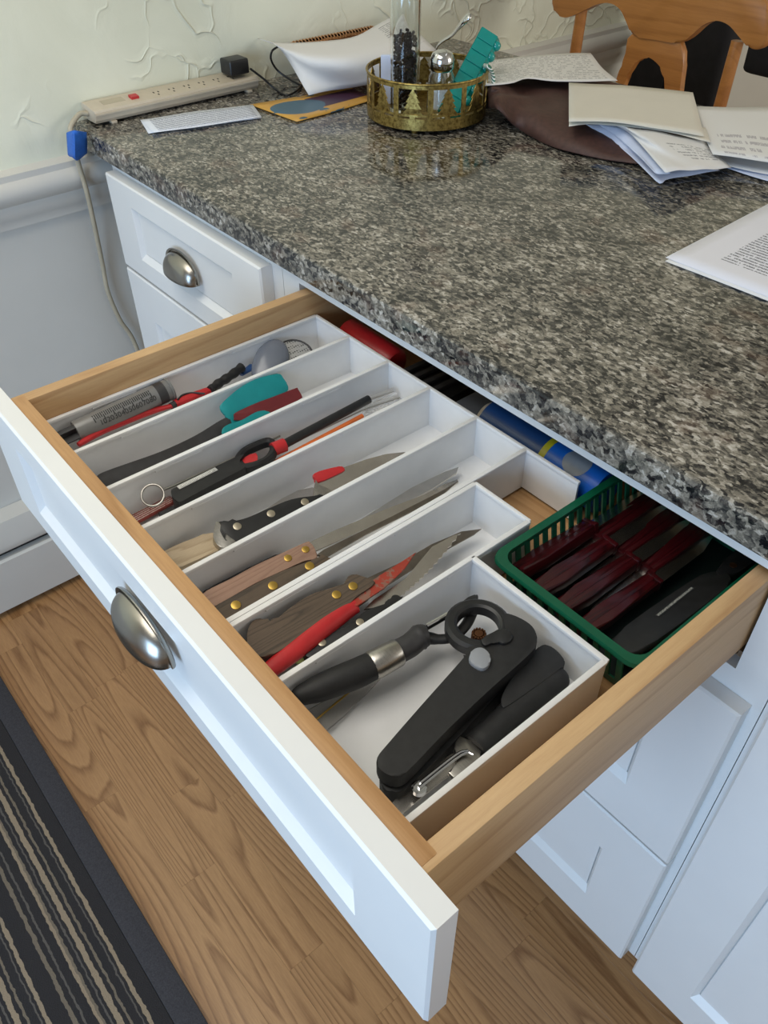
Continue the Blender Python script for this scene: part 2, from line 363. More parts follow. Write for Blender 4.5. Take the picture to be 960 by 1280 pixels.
# ================================================================ SETTING
WX = -0.50
ZC, ZT, H, T = 0.915, 0.860, 0.162, 0.020
bm = bm_(); box(bm, WX-0.1, WX, -3.0, 3.4, 0.86, 2.45); wall = struct('wall_left', bm, M['plaster'], 'cream knife-textured plaster wall behind the counter')
bm = bm_(); box(bm, WX-0.1, WX-0.004, -3.0, 3.4, 0.0, 0.86); wain = struct('wall_left_lower', bm, M['wainscot'], 'white painted wainscot below the chair rail')
bm = bm_()   # wainscot panel moulding on the near stretch
for o_, wd, pr in ((0, 0.02, 0.010), (0.028, 0.010, 0.006)):
    y0, y1, z0, z1 = -1.3+o_, -0.36-o_, 0.30+o_, 0.72-o_
    for a in ((y0, y1, z0, z0+wd), (y0, y1, z1-wd, z1), (y0, y0+wd, z0, z1), (y1-wd, y1, z0, z1)):
        box(bm, WX-0.006, WX-0.004+pr, a[0], a[1], a[2], a[3], 0.003)
struct('panel_moulding', bm, M['wainscot'], 'raised panel moulding on the wainscot', wain)
# chair rail: extruded profile along the wall
prof = [(0, .0), (.010, .0), (.012, .016), (.018, .022), (.018, .040), (.030, .050), (.034, .062), (.030, .074), (.022, .080), (.022, .090), (0, .096)]
bm = bm_(); prism(bm, [V((WX-0.004+a, -3.0, 0.772+b)) for a, b in prof], (0, 6.4, 0)); struct('trim_1', bm, M['wainscot'], 'moulded white chair rail along the plaster wall', smooth=50)
# baseboard heater
bm = bm_(); prism(bm, [V((x, -3, z)) for x, z in ((WX-.003,.012),(-.456,.012),(-.455,.030),(-.455,.138),(-.460,.142),(WX-.003,.142))], (0, 3.4, 0), 0.002)
bb = struct('baseboard_left', bm, M['wainscot'], 'white baseboard heater cover along the wall')
bm = bm_(); prism(bm, [V((x, -3, z)) for x, z in ((WX-.003,.168),(-.458,.160),(-.456,.166),(-.456,.176),(-.468,.225),(WX-.003,.232))], (0, 3.4, 0), 0.002); struct('heater_top', bm, M['wainscot'], None, bb)
bm = bm_(); box(bm, WX-.002, -.474, -3, 0.4, .140, .170); struct('heater_slot', bm, M['slot'], 'dark slot of the baseboard heater', bb)
# floor: base + planks
bm = bm_(); box(bm, WX-0.1, 3.0, -3.2, 3.4, -0.06, -0.012); fl = struct('floor', bm, M['floor_wood'], 'oak-look laminate floor')
SW = 0.0645; nrow = 0
y = -0.439 - SW*9
while y < 0.14:
    x = -0.56 - random.random()*0.3; first = True
    while x < 1.5:
        ln = random.choice((0.30, 0.36, 0.42, 0.5)) + random.random()*0.03
        x1 = x+ln
        if x1 > WX:
            bm = bm_(); box(bm, -ln/2+.00008, ln/2-.00008, -SW/2+.00008, SW/2-.00008, -0.006, 0.0, 0.00015, 1)
            o = obj('plank', bm, M['floor_wood'], fl); o.location = ((x+x1)/2, y+SW/2, -0.0062)
        x = x1
    y += SW
bm = bm_(); box(bm, WX-.1, 3.0, 3.4, 3.5, -0.05, 2.45); struct('wall_back', bm, M['plaster'], 'cream plaster wall at the far end of the room')
bm = bm_(); box(bm, WX-0.1, 3.0, -3.2, 3.5, 2.45, 2.5); struct('ceiling', bm, M['wainscot'], 'white ceiling')

# ================================================================ RUG
r = thing('striped_rug', 'charcoal and tan striped runner rug lying on the laminate floor', 'rug', (0.3, -0.9, 0))
bm = bm_(); box(bm, -0.42, 1.6, -1.25, -0.545, 0.0005, 0.008, 0.002); obj('pile', bm, M['rug'], r)
bm = bm_(); box(bm, -0.42, 1.6, -0.545, -0.507, 0.0005, 0.009, 0.003); box(bm, -0.42, 1.6, -1.29, -1.25, 0.0005, 0.009, 0.003); box(bm, -0.455, -0.42, -1.29, -0.507, 0.0005, 0.009, 0.003)
part(obj('border', bm, M['rug_border'], r), 'plain charcoal border of the rug')

# ================================================================ CABINETS
def shaker(name, x0, x1, z0, z1, yf, sw, rw, parent, mat=None, cham=0.010, dep=0.008):
    """painted front with a recessed centre panel; yf is its outer face"""
    mat = mat or M['white_paint']; bm = bm_()
    o = [(x0, z0), (x1, z0), (x1, z1), (x0, z1)]; i = [(x0+sw, z0+rw), (x1-sw, z0+rw), (x1-sw, z1-rw), (x0+sw, z1-rw)]
    c = 0.006; rr = [(x0+sw+c, z0+rw+cham), (x1-sw-c, z0+rw+cham), (x1-sw-c, z1-rw-c), (x0+sw+c, z1-rw-c)]
    b = 0.0025
    ob = [(x0+b, z0+b), (x1-b, z0+b), (x1-b, z1-b), (x0+b, z1-b)]
    R = [[bm.verts.new((x, yy, z)) for x, z in q] for q, yy in ((o, yf+T), (o, yf+b), (ob, yf), (i, yf), (rr, yf+dep), (rr, yf+dep+0.003))]
    for A, Bq in zip(R, R[1:]):
        for k in range(4): bm.faces.new((A[k], A[(k+1)%4], Bq[(k+1)%4], Bq[k]))
    bm.faces.new(R[-1]); bm.faces.new(R[0][::-1])
    f = obj(name, bm, mat, parent, smooth=20)
    bm = bm_(); g = 0.0012
    box(bm, rr[0][0]+g, rr[1][0]-g, yf+dep-0.001, yf+dep+0.002, rr[0][1]+g, rr[2][1]-g, 0.0006, 1); obj('panel', bm, mat, f)
    return f
def cup_pull(parent, xc, yf, zc, a=0.047, h=0.036, p=0.027):
    bm = bm_(); nu, nv = 26, 10; P = []
    for j in range(nv+1):
        v = j/nv*PI/2; row = []
        for i in range(nu+1):
            u = i/nu*PI; su = math.sin(u)**0.75
            row.append(V((xc-a*math.cos(u), yf-0.001-p*su*math.sin(v)**0.9, zc-0.5*h+h*su*(math.cos(v)**0.8)-(0.004*math.sin(v)))))
        P.append(row)
    grid(bm, P); bmesh.ops.remove_doubles(bm, verts=bm.verts, dist=1e-5)
    o = obj('handle', bm, M['nickel'], parent, smooth=60, solid=0.0022)
    o['label'] = 'satin nickel cup pull'
    bm = bm_(); pts = [V((xc-(a+.003)*math.cos(i/30*PI), yf-0.0015, zc-0.5*h-0.002+(h+.006)*math.sin(i/30*PI)**0.75)) for i in range(31)]
    tube(bm, pts, 0.0032, 8, 0.55); return o, bm
def cab_body(root, x0, x1, opening=None, solid_top=True):
    bm = bm_(); t = 0.018
    box(bm, x0, x0+t, 0.02, 0.60, 0.10, 0.878); box(bm, x1-t, x1, 0.02, 0.60, 0.10, 0.878)
    box(bm, x0+t, x1-t, 0.02, 0.60, 0.10, 0.118); box(bm, x0+t, x1-t, 0.59, 0.60, 0.118, 0.878)
    box(bm, x0, x1, 0.075, 0.09, 0.0, 0.10)
    obj('carcass', bm, M['white_paint'], root)
LEFTX, MIDX0, MIDX1, RIGHTX = -0.412, 0.0905, 0.8545, 1.45
# left cabinet
r = thing('base_cabinet', 'white base cabinet with two stacked drawers next to the plaster wall', 'cabinet', (-0.16, 0.3, 0))
cab_body(r, LEFTX, MIDX0-.0005)
bm = bm_(); box(bm, LEFTX, LEFTX+.03, 0, .02, .10, .879); box(bm, 0.055, MIDX0-.0005, 0, .02, .10, .879); box(bm, LEFTX+.03, .055, 0, .02, .8564, .879); box(bm, LEFTX+.03, .055, 0, .02, .68, .72); box(bm, LEFTX+.03, .055, 0, .02, .10, .13); obj('face_frame', bm, M['white_paint'], r)
d = shaker('drawer', -0.400, 0.0654, ZT-H, ZT, -T-.0003, 0.078, 0.036, r)
h, bm = cup_pull(d, -0.167, -T, 0.783, 0.045, 0.032, 0.023); obj('flange', bm, M['nickel'], d, smooth=60)['label'] = 'nickel flange of the cup pull'
d = shaker('drawer', -0.400, 0.0654, 0.395, 0.6925, -T-.0003, 0.078, 0.078, r); h, bm = cup_pull(d, -0.167, -T, 0.545); obj('flange', bm, M['nickel'], d, smooth=60)
d = shaker('drawer', -0.400, 0.0654, 0.102, 0.389, -T-.0003, 0.078, 0.078, r); h, bm = cup_pull(d, -0.167, -T, 0.245); obj('flange', bm, M['nickel'], d, smooth=60)
# middle cabinet
r = thing('base_cabinet', 'white base cabinet from which the long cutlery drawer is pulled out', 'cabinet', (0.47, 0.3, 0))
cab_body(r, MIDX0+.0005, MIDX1-.0005)
bm = bm_(); OP0, OP1, OPB, OPT = 0.128, 0.8175, 0.7294, 0.8564
box(bm, MIDX0+.0005, OP0, 0, .02, .10, .879); box(bm, OP1, MIDX1-.0005, 0, .02, .10, .879); box(bm, OP0, OP1, 0, .02, OPT, .879); box(bm, OP0, OP1, 0, .02, .675, OPB); box(bm, OP0, OP1, 0, .02, .36, .42); box(bm, OP0, OP1, 0, .02, .10, .13)
obj('face_frame', bm, M['white_paint'], r)
for z0, z1 in ((0.397, 0.7005), (0.102, 0.391)):
    d = shaker('drawer', 0.109, 0.8443, z0, z1, -T-.0003, 0.078, 0.077, r)
bm = bm_(); box(bm, OP1-.0045, OP1-.0005, .002, .4, .744, .752); box(bm, OP1-.0105, OP1-.0045, .002, .4, .744, .746); part(obj('drawer_runner', bm, M['steel'], r), 'steel drawer runner')
# right cabinet
r = thing('base_cabinet', 'white base cabinet with a panelled door right of the open drawer', 'cabinet', (1.15, 0.3, 0))
cab_body(r, MIDX1+.0005, RIGHTX)
bm = bm_(); box(bm, MIDX1+.0005, 0.90, 0, .02, .10, .879); box(bm, RIGHTX-.04, RIGHTX, 0, .02, .10, .879); box(bm, .90, RIGHTX-.04, 0, .02, .85, .879); box(bm, .90, RIGHTX-.04, 0, .02, .10, .13); obj('face_frame', bm, M['white_paint'], r)
shaker('door', 0.8636, 1.43, 0.102, 0.868, -T-.0003, 0.075, 0.077, r)

# ================================================================ COUNTER
bm = bm_(); box(bm, WX+.001, 2.3, -0.0195, 0.87, 0.8805, ZC)
es = [e for e in bm.edges if abs(e.verts[0].co.y-e.verts[1].co.y) < 1e-6 and abs(e.verts[0].co.x-e.verts[1].co.x) > 1 and e.verts[0].co.z > 0.9]; bevel(bm, es, 0.007, 4)
es = [e for e in bm.edges if abs(e.verts[0].co.x-e.verts[1].co.x) > 1 and e.verts[0].co.z < 0.89 and e.verts[1].co.z < 0.89]; bevel(bm, es, 0.003, 2)
r = obj('countertop', bm, M['granite']); tag(r, 'speckled grey and beige granite countertop on the white cabinets', 'countertop')

# ================================================================ OPEN DRAWER
YF = -0.4142; YB = YF+T
BX0, BX1, BZ0, BZ1, ST = 0.1385, 0.8146, 0.7553, 0.8531, 0.0165
dr = thing('drawer', 'open cutlery drawer with white front and oak sides', 'drawer', (0.476, -0.2, 0.75))
DF = shaker('front', 0.109, 0.8443, ZT-H, ZT, YF, 0.079, 0.034, dr, cham=0.012)
h, bm = cup_pull(DF, 0.465, YF, 0.797, 0.047, 0.031, 0.022); obj('handle_flange', bm, M['nickel'], DF, smooth=60)
YBK = 0.125
bm = bm_(); box(bm, BX0, BX0+ST, YB+.0003, YBK, BZ0, BZ1, 0.0025); obj('side', bm, M['drawer_wood'], dr)
bm = bm_(); box(bm, BX1-ST, BX1, YB+.0003, YBK, BZ0, BZ1, 0.0025); obj('side', bm, M['drawer_wood'], dr)
bm = bm_(); box(bm, BX0+ST*0.3, BX1-ST*0.3, YB+.0004, YB+.0165, BZ0+.004, BZ1+.001, 0.003); obj('inner_front', bm, M['drawer_wood_x'], dr)
bm = bm_(); box(bm, BX0+ST+.0002, BX1-ST-.0002, YBK-.014, YBK, BZ0+.01, BZ1-.01, 0.002); obj('back', bm, M['drawer_wood_x'], dr)
bm = bm_(); box(bm, BX0+ST-.004, BX1-ST+.004, YB+.0166, YBK-.0142, BZ0+.006, 0.7665); obj('bottom', bm, M['drawer_wood_x'], dr)
FZ = 0.7668   # top of drawer bottom

# ================================================================ TRAYS
TR = 0.822; TF = 0.7700
def divider(parent, x, y0, y1, name='divider', lip=True, z0=TF):
    bm = bm_(); t = 0.0011
    prism(bm, [V((x-t*1.6, y0, z0)), V((x+t*1.6, y0, z0)), V((x+t, y0, TR-.001)), V((x-t, y0, TR-.001))], (0, y1-y0, 0))
    box(bm, x-.0028, x+.0028, y0, y1, TR-.0045, TR, 0.0014)
    n = max(1, int((y1-y0)/0.13))
    for k in range(n):   # small stiffening tabs under the lip
        yy = y0+(k+0.45)*(y1-y0)/n; box(bm, x+.0008, x+.0026, yy-.028, yy+.028, TR-.0068, TR-.0040, 0.0006, 1)
    return obj(name, bm, M['white_plastic'], parent)
def xwall(parent, y, x0, x1, name, lip=0.0022):
    bm = bm_(); t = 0.0011
    prism(bm, [V((x0, y-t, TF)), V((x0, y+t, TF)), V((x0, y+t, TR-.001)), V((x0, y-t, TR-.001))], (x1-x0, 0, 0))
    box(bm, x0-.001, x1+.001, y-lip, y+lip, TR-.0045, TR, 0.0012)
    return obj(name, bm, M['white_plastic'], parent)
XD = [0.1585, 0.2300, 0.3075, 0.3825, 0.4600, 0.5348]
t1 = thing('cutlery_tray', 'white plastic cutlery tray with five long compartments in the open drawer', 'tray', (0.35, -0.2, FZ))
bm = bm_(); box(bm, XD[0], XD[-1], -0.3725, 0.004, FZ+.0002, TF, 0.0008, 1); obj('tray_floor', bm, M['white_plastic'], t1)
for k, x in enumerate(XD): divider(t1, x, -0.3725, 0.003, 'divider' if 0 < k < 5 else 'side_wall')
xwall(t1, 0.003, XD[0], 0.607, 'back_wall'); xwall(t1, -0.3722, XD[0], XD[-1], 'front_wall')
t2 = thing('cutlery_tray', 'smaller white plastic tray holding the black can opener', 'tray', (0.66, -0.25, FZ))
bm = bm_(); box(bm, 0.5398, 0.6135, -0.3725, -0.0775, FZ+.0002, TF, 0.0008, 1); box(bm, 0.6135, 0.7685, -0.3725, -0.153, FZ+.0002, TF, 0.0008, 1); obj('tray_floor', bm, M['white_plastic'], t2)
divider(t2, 0.5406, -0.3725, -0.078, 'side_wall'); divider(t2, 0.6140, -0.3725, -0.078, 'divider'); divider(t2, 0.7680, -0.3725, -0.154, 'side_wall')
xwall(t2, -0.078, 0.5406, 0.6140, 'back_wall'); xwall(t2, -0.154, 0.6140, 0.7690, 'back_wall', 0.0028); xwall(t2, -0.3722, 0.5406, 0.769, 'front_wall')

# ================================================================ CONTENTS
def smooth_loop(P, k=4):
    n = len(P); out = []
    for i in range(n):
        a_, b_, c_, d_ = P[i-1], P[i], P[(i+1) % n], P[(i+2) % n]
        for j in range(k):
            t = j/k; out.append(0.5*((2*b_)+(c_-a_)*t+(2*a_-5*b_+4*c_-d_)*t*t+(3*b_-a_-3*c_+d_)*t**3))
    return out
def slab(name, parent, pts, pl, th, mat, bev=0.002, seg=2, smooth=40, label=None):
    if not isinstance(pl, tuple): pl = PL((0, 0, 1), (0, 0, pl))
    P = pts if isinstance(pts[0], V) else [W(x, y, pl) for x, y in pts]
    if bev >= 0.001: P = smooth_loop(P)
    bm = bm_(); prism(bm, P, -pl[0]*th, bev, seg); o = obj(name, bm, mat, parent, smooth=smooth)
    if label: o['label'] = label
    return o
def Z(o, s): return lambda pts: [(o[0]+s*x, o[1]+s*y) for x, y in pts]
def rivets(parent, pts, pl, mat, r=0.0035):
    if not isinstance(pl, tuple): pl = PL((0, 0, 1), (0, 0, pl))
    for x, y in pts:
        bm = bm_(); disc(bm, W(x, y, pl), pl[0], r, 0.0006); obj('rivet', bm, mat, parent)
z5 = Z((230, 560), .40625); z8 = Z((180, 640), .25); z6 = Z((300, 640), 1/3); z4 = Z((460, 730), 1/3); zl = Z((160, 490), .20833)
zb = Z((340, 470), .1875); z7 = Z((60, 450), .22917); zs = Z((240, 420), .1875); zp = Z((340, 780), .1875)

# ---- compartment 1
a, b = W(95, 540, .803), W(213, 486, .810); ax = (b-a).normalized(); L = (b-a).length
r = thing('syringe', 'large grey plastic syringe with black scale markings at the left drawer side', 'syringe', ((a.x+b.x)/2, (a.y+b.y)/2, TF))
Msy = axisM(a, b)
bm = bm_(); lathe(bm, [(0, 0), (.0125, 0), (.0130, .002), (.0130, L-.004), (.0128, L-.003), (.0142, L-.003), (.0142, L), (0, L)], Msy, 28); obj('barrel', bm, M['syringe'], r)
bm = bm_()
c = a - ax*.030
for k in range(2):
    q = Msy @ V((0, 0, 0)); R_ = Matrix.Rotation(k*PI/2+.4, 4, 'Z')
    mb = bmesh.new(); box(mb, -.0095, .0095, -.0012, .0012, -.022, 0.002); bmesh.ops.transform(mb, matrix=Msy @ R_, verts=mb.verts)
    tmp = bpy.data.meshes.new('t'); mb.to_mesh(tmp); mb.free(); bm.from_mesh(tmp); bpy.data.meshes.remove(tmp)
lathe(bm, [(0, -.024), (.0108, -.024), (.0108, -.021), (0, -.021)], Msy, 20); obj('plunger', bm, M['charcoal'], r)
bm = bm_(); lathe(bm, [(.0125, L*.84), (.0133, L*.84), (.0133, L*.93), (.0125, L*.93)], Msy, 28); obj('seal', bm, M['charcoal'], r)
bm = bm_(); toc = (CAM-(a+b)/2); toc = (toc-ax*toc.dot(ax)).normalized(); side = ax.cross(toc)
def on_barrel(s, ang): return a + ax*s + (toc*math.cos(ang)+side*math.sin(ang))*.01318
for k in range(31):                                  # scale ticks printed round the barrel
    s = .022+(L-.050)*k/30; w_ = 0.5 if k % 5 else 0.75
    q = [on_barrel(s+d_, -0.75+e*w_) for d_, e in ((-.00065, 0), (.00065, 0), (.00065, .5), (-.00065, .5), )]
    q2 = [on_barrel(s+d_, -0.75+e*w_) for d_, e in ((-.00065, .5), (.00065, .5), (.00065, 1), (-.00065, 1))]
    bm.faces.new([bm.verts.new(p) for p in q]); bm.faces.new([bm.verts.new(p) for p in q2])
obj('scale_marks', bm, M['ink'], r)
for k in range(8):                                   # numerals beside the ticks
    cu = bpy.data.curves.new('num', 'FONT'); cu.body = str(10*(k+1) if k < 6 else 60+10*(k-5)); cu.size = .0085; cu.align_x = 'CENTER'; cu.align_y = 'CENTER'
    tm = bpy.data.objects.new('num', cu); C.objects.link(tm); dg = bpy.context.evaluated_depsgraph_get(); me = bpy.data.meshes.new_from_object(tm.evaluated_get(dg)); bpy.data.objects.remove(tm)
    ang = 0.18; s = .030+(L-.058)*k/7; n_ = (toc*math.cos(ang)+side*math.sin(ang)); tx = -side*math.cos(ang)+toc*math.sin(ang)
    mm = Matrix((ax.cross(n_)*-1 if False else n_.cross(ax)*-1, ax*-1, n_)).transposed().to_4x4()
    mm = Matrix((ax, n_.cross(ax), n_)).transposed().to_4x4(); mm.translation = on_barrel(s, ang)+n_*.0002
    bq = bmesh.new(); bq.from_mesh(me); bmesh.ops.transform(bq, matrix=mm, verts=bq.verts); bpy.data.meshes.remove(me); obj('numeral', bq, M['ink'], r, recalc=False, smooth=0)
P = WP([(98, 556), (130, 537), (180, 517), (216, 507)], .798)
r = thing('red_tool', 'slim red plastic handle lying in front of the grey syringe', 'tool', (P[1].x, P[1].y, TF))
bm = bm_(); tube(bm, spl(P), [.0034+.0024*math.sin(PI*min(1, i/24*1.1)) for i in range(25)], 12, 0.8); obj('handle', bm, M['red_plastic'], r)
P = WP([(219, 505), (240, 496), (264, 487)], .798); bm = bm_(); tube(bm, P, [.006, .0062, .005], 12, 0.8); obj('handle_end', bm, M['red_plastic'], r)
bm = bm_(); tube(bm, WP([(214, 508), (221, 504)], .798), .0045, 10); obj('collar', bm, M['charcoal'], r)
bm = bm_(); tube(bm, spl(WP([(222, 500), (228, 494), (240, 491), (256, 492)], .803)), .0011, 8); part(obj('cord_loop', bm, M['black_plastic'], r), 'thin black cord loop')
P = spl(WP([(263, 488), (274, 479), (288, 470), (302, 459)], .800), 8)
r = thing('skimmer', 'smoky plastic spoon with a black twisted handle in the first compartment', 'spoon', (P[8].x, P[8].y, TF))
bm = bm_(); tube(bm, P, [.0056+.0006*math.sin(i*1.1) for i in range(len(P))], 12); obj('handle', bm, M['black_rubber'], r)
bm = bm_(); c = W(338, 455, .795); Mx = axisM(c, c+V((0.45, -0.25, 0.9))) @ Matrix.Rotation(1.15, 4, 'Z') @ Matrix.Diagonal((0.036, 0.022, 0.010, 1))
lathe(bm, [(0, 0.9)] + [(math.sin(k/8*PI/2), 0.9*math.cos(k/8*PI/2)) for k in range(1, 9)], Mx, 24); obj('bowl', bm, M['smoke'], r, smooth=60, solid=0.0012)
P = WP([(301, 468), (316, 458)], .792); bm = bm_(); tube(bm, P, [.004, .006], 10, .5); obj('neck', bm, M['navy_print'], r)
c = W(368, 444, .796); r = thing('strainer', 'small perforated metal strainer disc at the back of the first compartment', 'strainer', (c.x, c.y, TF))
n_ = V((0.35, -0.1, 0.9)); bm = bm_(); disc(bm, c, n_, .0235, .0008, 28); obj('mesh', bm, M['perforated'], r)
bm = bm_(); Mx = axisM(c, c+n_); tube(bm, [Mx @ V((.024*math.cos(k/28*2*PI), .024*math.sin(k/28*2*PI), 0)) for k in range(28)], .0016, 8, closed=True); obj('rim', bm, M['charcoal'], r, smooth=60)

# ---- compartment 2
PT = PL((1, 0, 1), (0.2435, 0, 0.811)); PR = PL((1, 0, 1), (0.2505, 0, 0.8115))
c = W(200, 565, PT); r = thing('spatula', 'teal silicone spatula with a long black handle leaning in the second compartment', 'spatula', (c.x, c.y, TF))
slab('head', r, zs([(188, 468), (240, 410), (320, 345), (420, 290), (540, 256), (585, 252), (605, 275), (645, 355), (560, 420), (420, 500), (300, 585), (262, 580), (235, 540), (215, 520)]), PT, .004, M['teal'], .0012)
slab('head_lip', r, zs([(205, 620), (240, 590), (330, 560), (420, 510), (470, 497), (500, 500), (520, 520), (400, 590), (300, 650), (210, 655)]), PL((1, 0, 1), (0.2555, 0, 0.8115)), .003, M['teal'], .001)
slab('handle', r, [(117, 602), (121, 595), (132, 589), (160, 579), (202, 564), (243, 545), (276, 525), (288, 521), (292, 531), (287, 541), (240, 570), (180, 594), (150, 607), (125, 612)], PT, .0075, M['charcoal'], .0025, 3)
c = W(335, 505, PR); r = thing('spatula', 'dark red silicone spatula lying against the teal spatula head', 'spatula', (c.x, c.y, TF))
slab('blade', r, zs([(283, 525), (295, 508), (420, 450), (560, 398), (690, 348), (705, 352), (735, 405), (720, 420), (600, 490), (500, 545), (300, 560), (285, 548)]), PR, .003, M['dark_red'], .001)
slab('handle', r, zl([(-160, 560), (-120, 520), (30, 450), (120, 415), (300, 360), (310, 380), (60, 520), (-120, 590)]), PL((1, 0, 1), (0.2345, 0, 0.8115)), .004, M['dark_red'], .0015)

# ---- compartment 3
LZ = 0.803
c = W(270, 590, LZ); r = thing('gas_lighter', 'black long-necked gas lighter with red trigger and white sticker', 'lighter', (c.x, c.y, TF))
slab('body', r, zl([(258, 605), (262, 588), (285, 572), (520, 450), (690, 372), (672, 405), (675, 430), (700, 452), (600, 508), (420, 602), (320, 656), (290, 650), (268, 630)]), LZ, .016, M['black_rubber'], .005, 3)
gp = smooth_loop(WP(zl([(665, 410), (700, 362), (765, 328), (835, 303), (868, 315), (874, 352), (852, 398), (800, 432), (740, 452), (690, 455)]), LZ-.008), 4)
bm = bm_(); tube(bm, gp, .0048, 10, 1.3, closed=True); obj('trigger_guard', bm, M['black_rubber'], r)
slab('trigger', r, zl([(672, 418), (700, 392), (768, 362), (776, 412), (752, 436), (690, 442)]), LZ-.004, .007, M['red_plastic'], .002, label='red trigger')
bm = bm_(); a, b = WP([(341, 562), (356, 556)], LZ-.007); tube(bm, [a, b], .0078, 20); obj('collar', bm, M['red_plastic'], r)
bm = bm_(); a, b = WP([(354, 556), (461, 499)], LZ-.007); tube(bm, [a, b], .0052, 18); obj('barrel', bm, M['black_plastic'], r)
P = WP(zl([(292, 566), (522, 452), (540, 468), (310, 583)]), LZ+.0006); bm = bm_(); grid(bm, [[P[0].lerp(P[1], i/4) for i in range(5)], [P[3].lerp(P[2], i/4) for i in range(5)]]); obj('sticker', bm, M['lighter_label'], r, solid=.0003)
c = W(191, 619, .802); r = thing('skewer', 'steel skewer with a round ring handle beside the black lighter', 'skewer', (c.x, c.y, TF))
bm = bm_(); Mx = axisM(c, c+V((0.5, -0.3, 0.8))); tube(bm, [Mx @ V((.0115*math.cos(k/28*2*PI), .0115*math.sin(k/28*2*PI), 0)) for k in range(28)], .0013, 8, closed=True); obj('ring', bm, M['steel'], r, smooth=60)
bm = bm_(); tube(bm, WP([(203, 613), (216, 608), (280, 578), (350, 545)], .794), .0013, 8); obj('shaft', bm, M['steel'], r)
P = WP(zl([(10, 745), (240, 628), (295, 655), (30, 800)]), .776); c = P[1]
bm = bm_(); grid(bm, [[P[0].lerp(P[1], i/6) for i in range(7)], [P[3].lerp(P[2], i/6) for i in range(7)]]); r = obj('printed_card', bm, M['red_card'], solid=.004); tag(r, 'small red and white printed card under the key ring skewer', 'card')
bm = bm_(); tube(bm, WP([(200, 645), (240, 628), (300, 600), (352, 578)], .7765), [.004, .0055, .0055, .005], 10); r = obj('black_stick', bm, M['charcoal']); tag(r, 'thin dark handle lying under the black gas lighter', 'handle')
bm = bm_(); tube(bm, WP([(338, 582), (400, 549), (453, 520)], .787), [.0036, .0036, .003], 8); r = obj('chopstick', bm, M['orange']); tag(r, 'orange wooden stick beside the lighter barrel', 'stick')
bm = bm_(); tube(bm, WP([(372, 572), (415, 547), (446, 524)], .783), [.0028, .0034, .0018], 8); r = obj('chopstick', bm, M['stick']); tag(r, 'pale pointed wooden stick beside the orange stick', 'stick')
def brush(a, b, rad, label, wire):
    ax = (b-a); L = ax.length; ax.normalize(); r = thing('straw_brush', label, 'brush', (a.x, a.y, TF), 'straw cleaning brushes')
    bm = bm_(); tube(bm, [wire, a, b], .0009, 6); obj('wire', bm, M['steel'], r)
    bm = bm_(); n1 = ax.orthogonal().normalized(); n2 = ax.cross(n1); N = 260
    for k in range(N):
        s = k/N; an = k*0.42; p = a+ax*(L*s); d_ = (n1*math.cos(an)+n2*math.sin(an)); q = p+d_*rad; e = ax*.00035
        bm.faces.new([bm.verts.new(x) for x in (p-e, p+e, q+e, q-e)])
    o = obj('bristles', bm, M['clear'], r, smooth=0, recalc=False); o['kind'] = 'stuff'
brush(W(464, 499, .797), W(493, 489, .793), .0055, 'short clear-bristled straw brush at the lighter tip', W(440, 512, .797))
brush(W(455, 512, .785), W(503, 496, .780), .0075, 'longer clear-bristled straw brush lying beside the divider', W(370, 552, .785))

# ---- compartment 4
r = thing('kitchen_knife', 'knife with a bleached wooden handle lying under the black chef knife', 'knife', tuple(W(240, 685, .77)))
slab('handle', r, z8([(84, 208), (150, 170), (250, 130), (340, 98), (420, 130), (400, 175), (140, 290), (100, 270), (84, 235)]), .790, .0195, M['handle_grey'], .004, 3)
slab('blade', r, z5([(120, 260), (265, 180), (300, 155), (350, 130), (395, 120), (414, 128), (420, 150), (300, 215), (180, 260)]), .783, .0018, M['blade'], .0004, 1)
r = thing('chef_knife', 'chef knife with black riveted handle, steel butt and red heel', 'knife', tuple(W(340, 640, .77)))
CH = PL((0.35, 0, 1), (0.42, -0.2, 0.800))
slab('handle', r, z5([(104, 228), (150, 225), (195, 214), (255, 188), (330, 158), (400, 147), (428, 142), (430, 168), (350, 215), (250, 258), (165, 296), (128, 285)]), CH, .014, M['black_plastic'], .004, 3)
slab('butt', r, z5([(104, 224), (95, 238), (90, 268), (98, 292), (120, 308), (168, 298), (135, 268), (118, 245)]), CH, .014, M['steel'], .004, 3)
slab('blade', r, z5([(428, 140), (414, 112), (404, 98), (404, 78), (490, 60), (560, 35), (620, 18), (682, 11), (650, 50), (540, 120), (450, 160)]), PL((0.35, 0, 1), (0.42, -0.2, 0.795)), .0022, M['blade'], .0004, 1)
slab('bolster', r, z5([(405, 98), (414, 112), (452, 130), (440, 150), (425, 165), (400, 150)]), PL((0.35, 0, 1), (0.42, -0.2, 0.7985)), .008, M['steel'], .002)
slab('heel_guard', r, z5([(401, 77), (478, 56), (491, 62), (489, 72), (412, 106), (405, 96)]), PL((0.35, 0, 1), (0.42, -0.2, 0.7965)), .005, M['red_plastic'], .0015, label='red heel of the blade')
rivets(r, z5([(164, 241), (268, 202), (372, 166)]), PL((0.35, 0, 1), (0.42, -0.2, 0.8004)), M['rivet'], .0042)

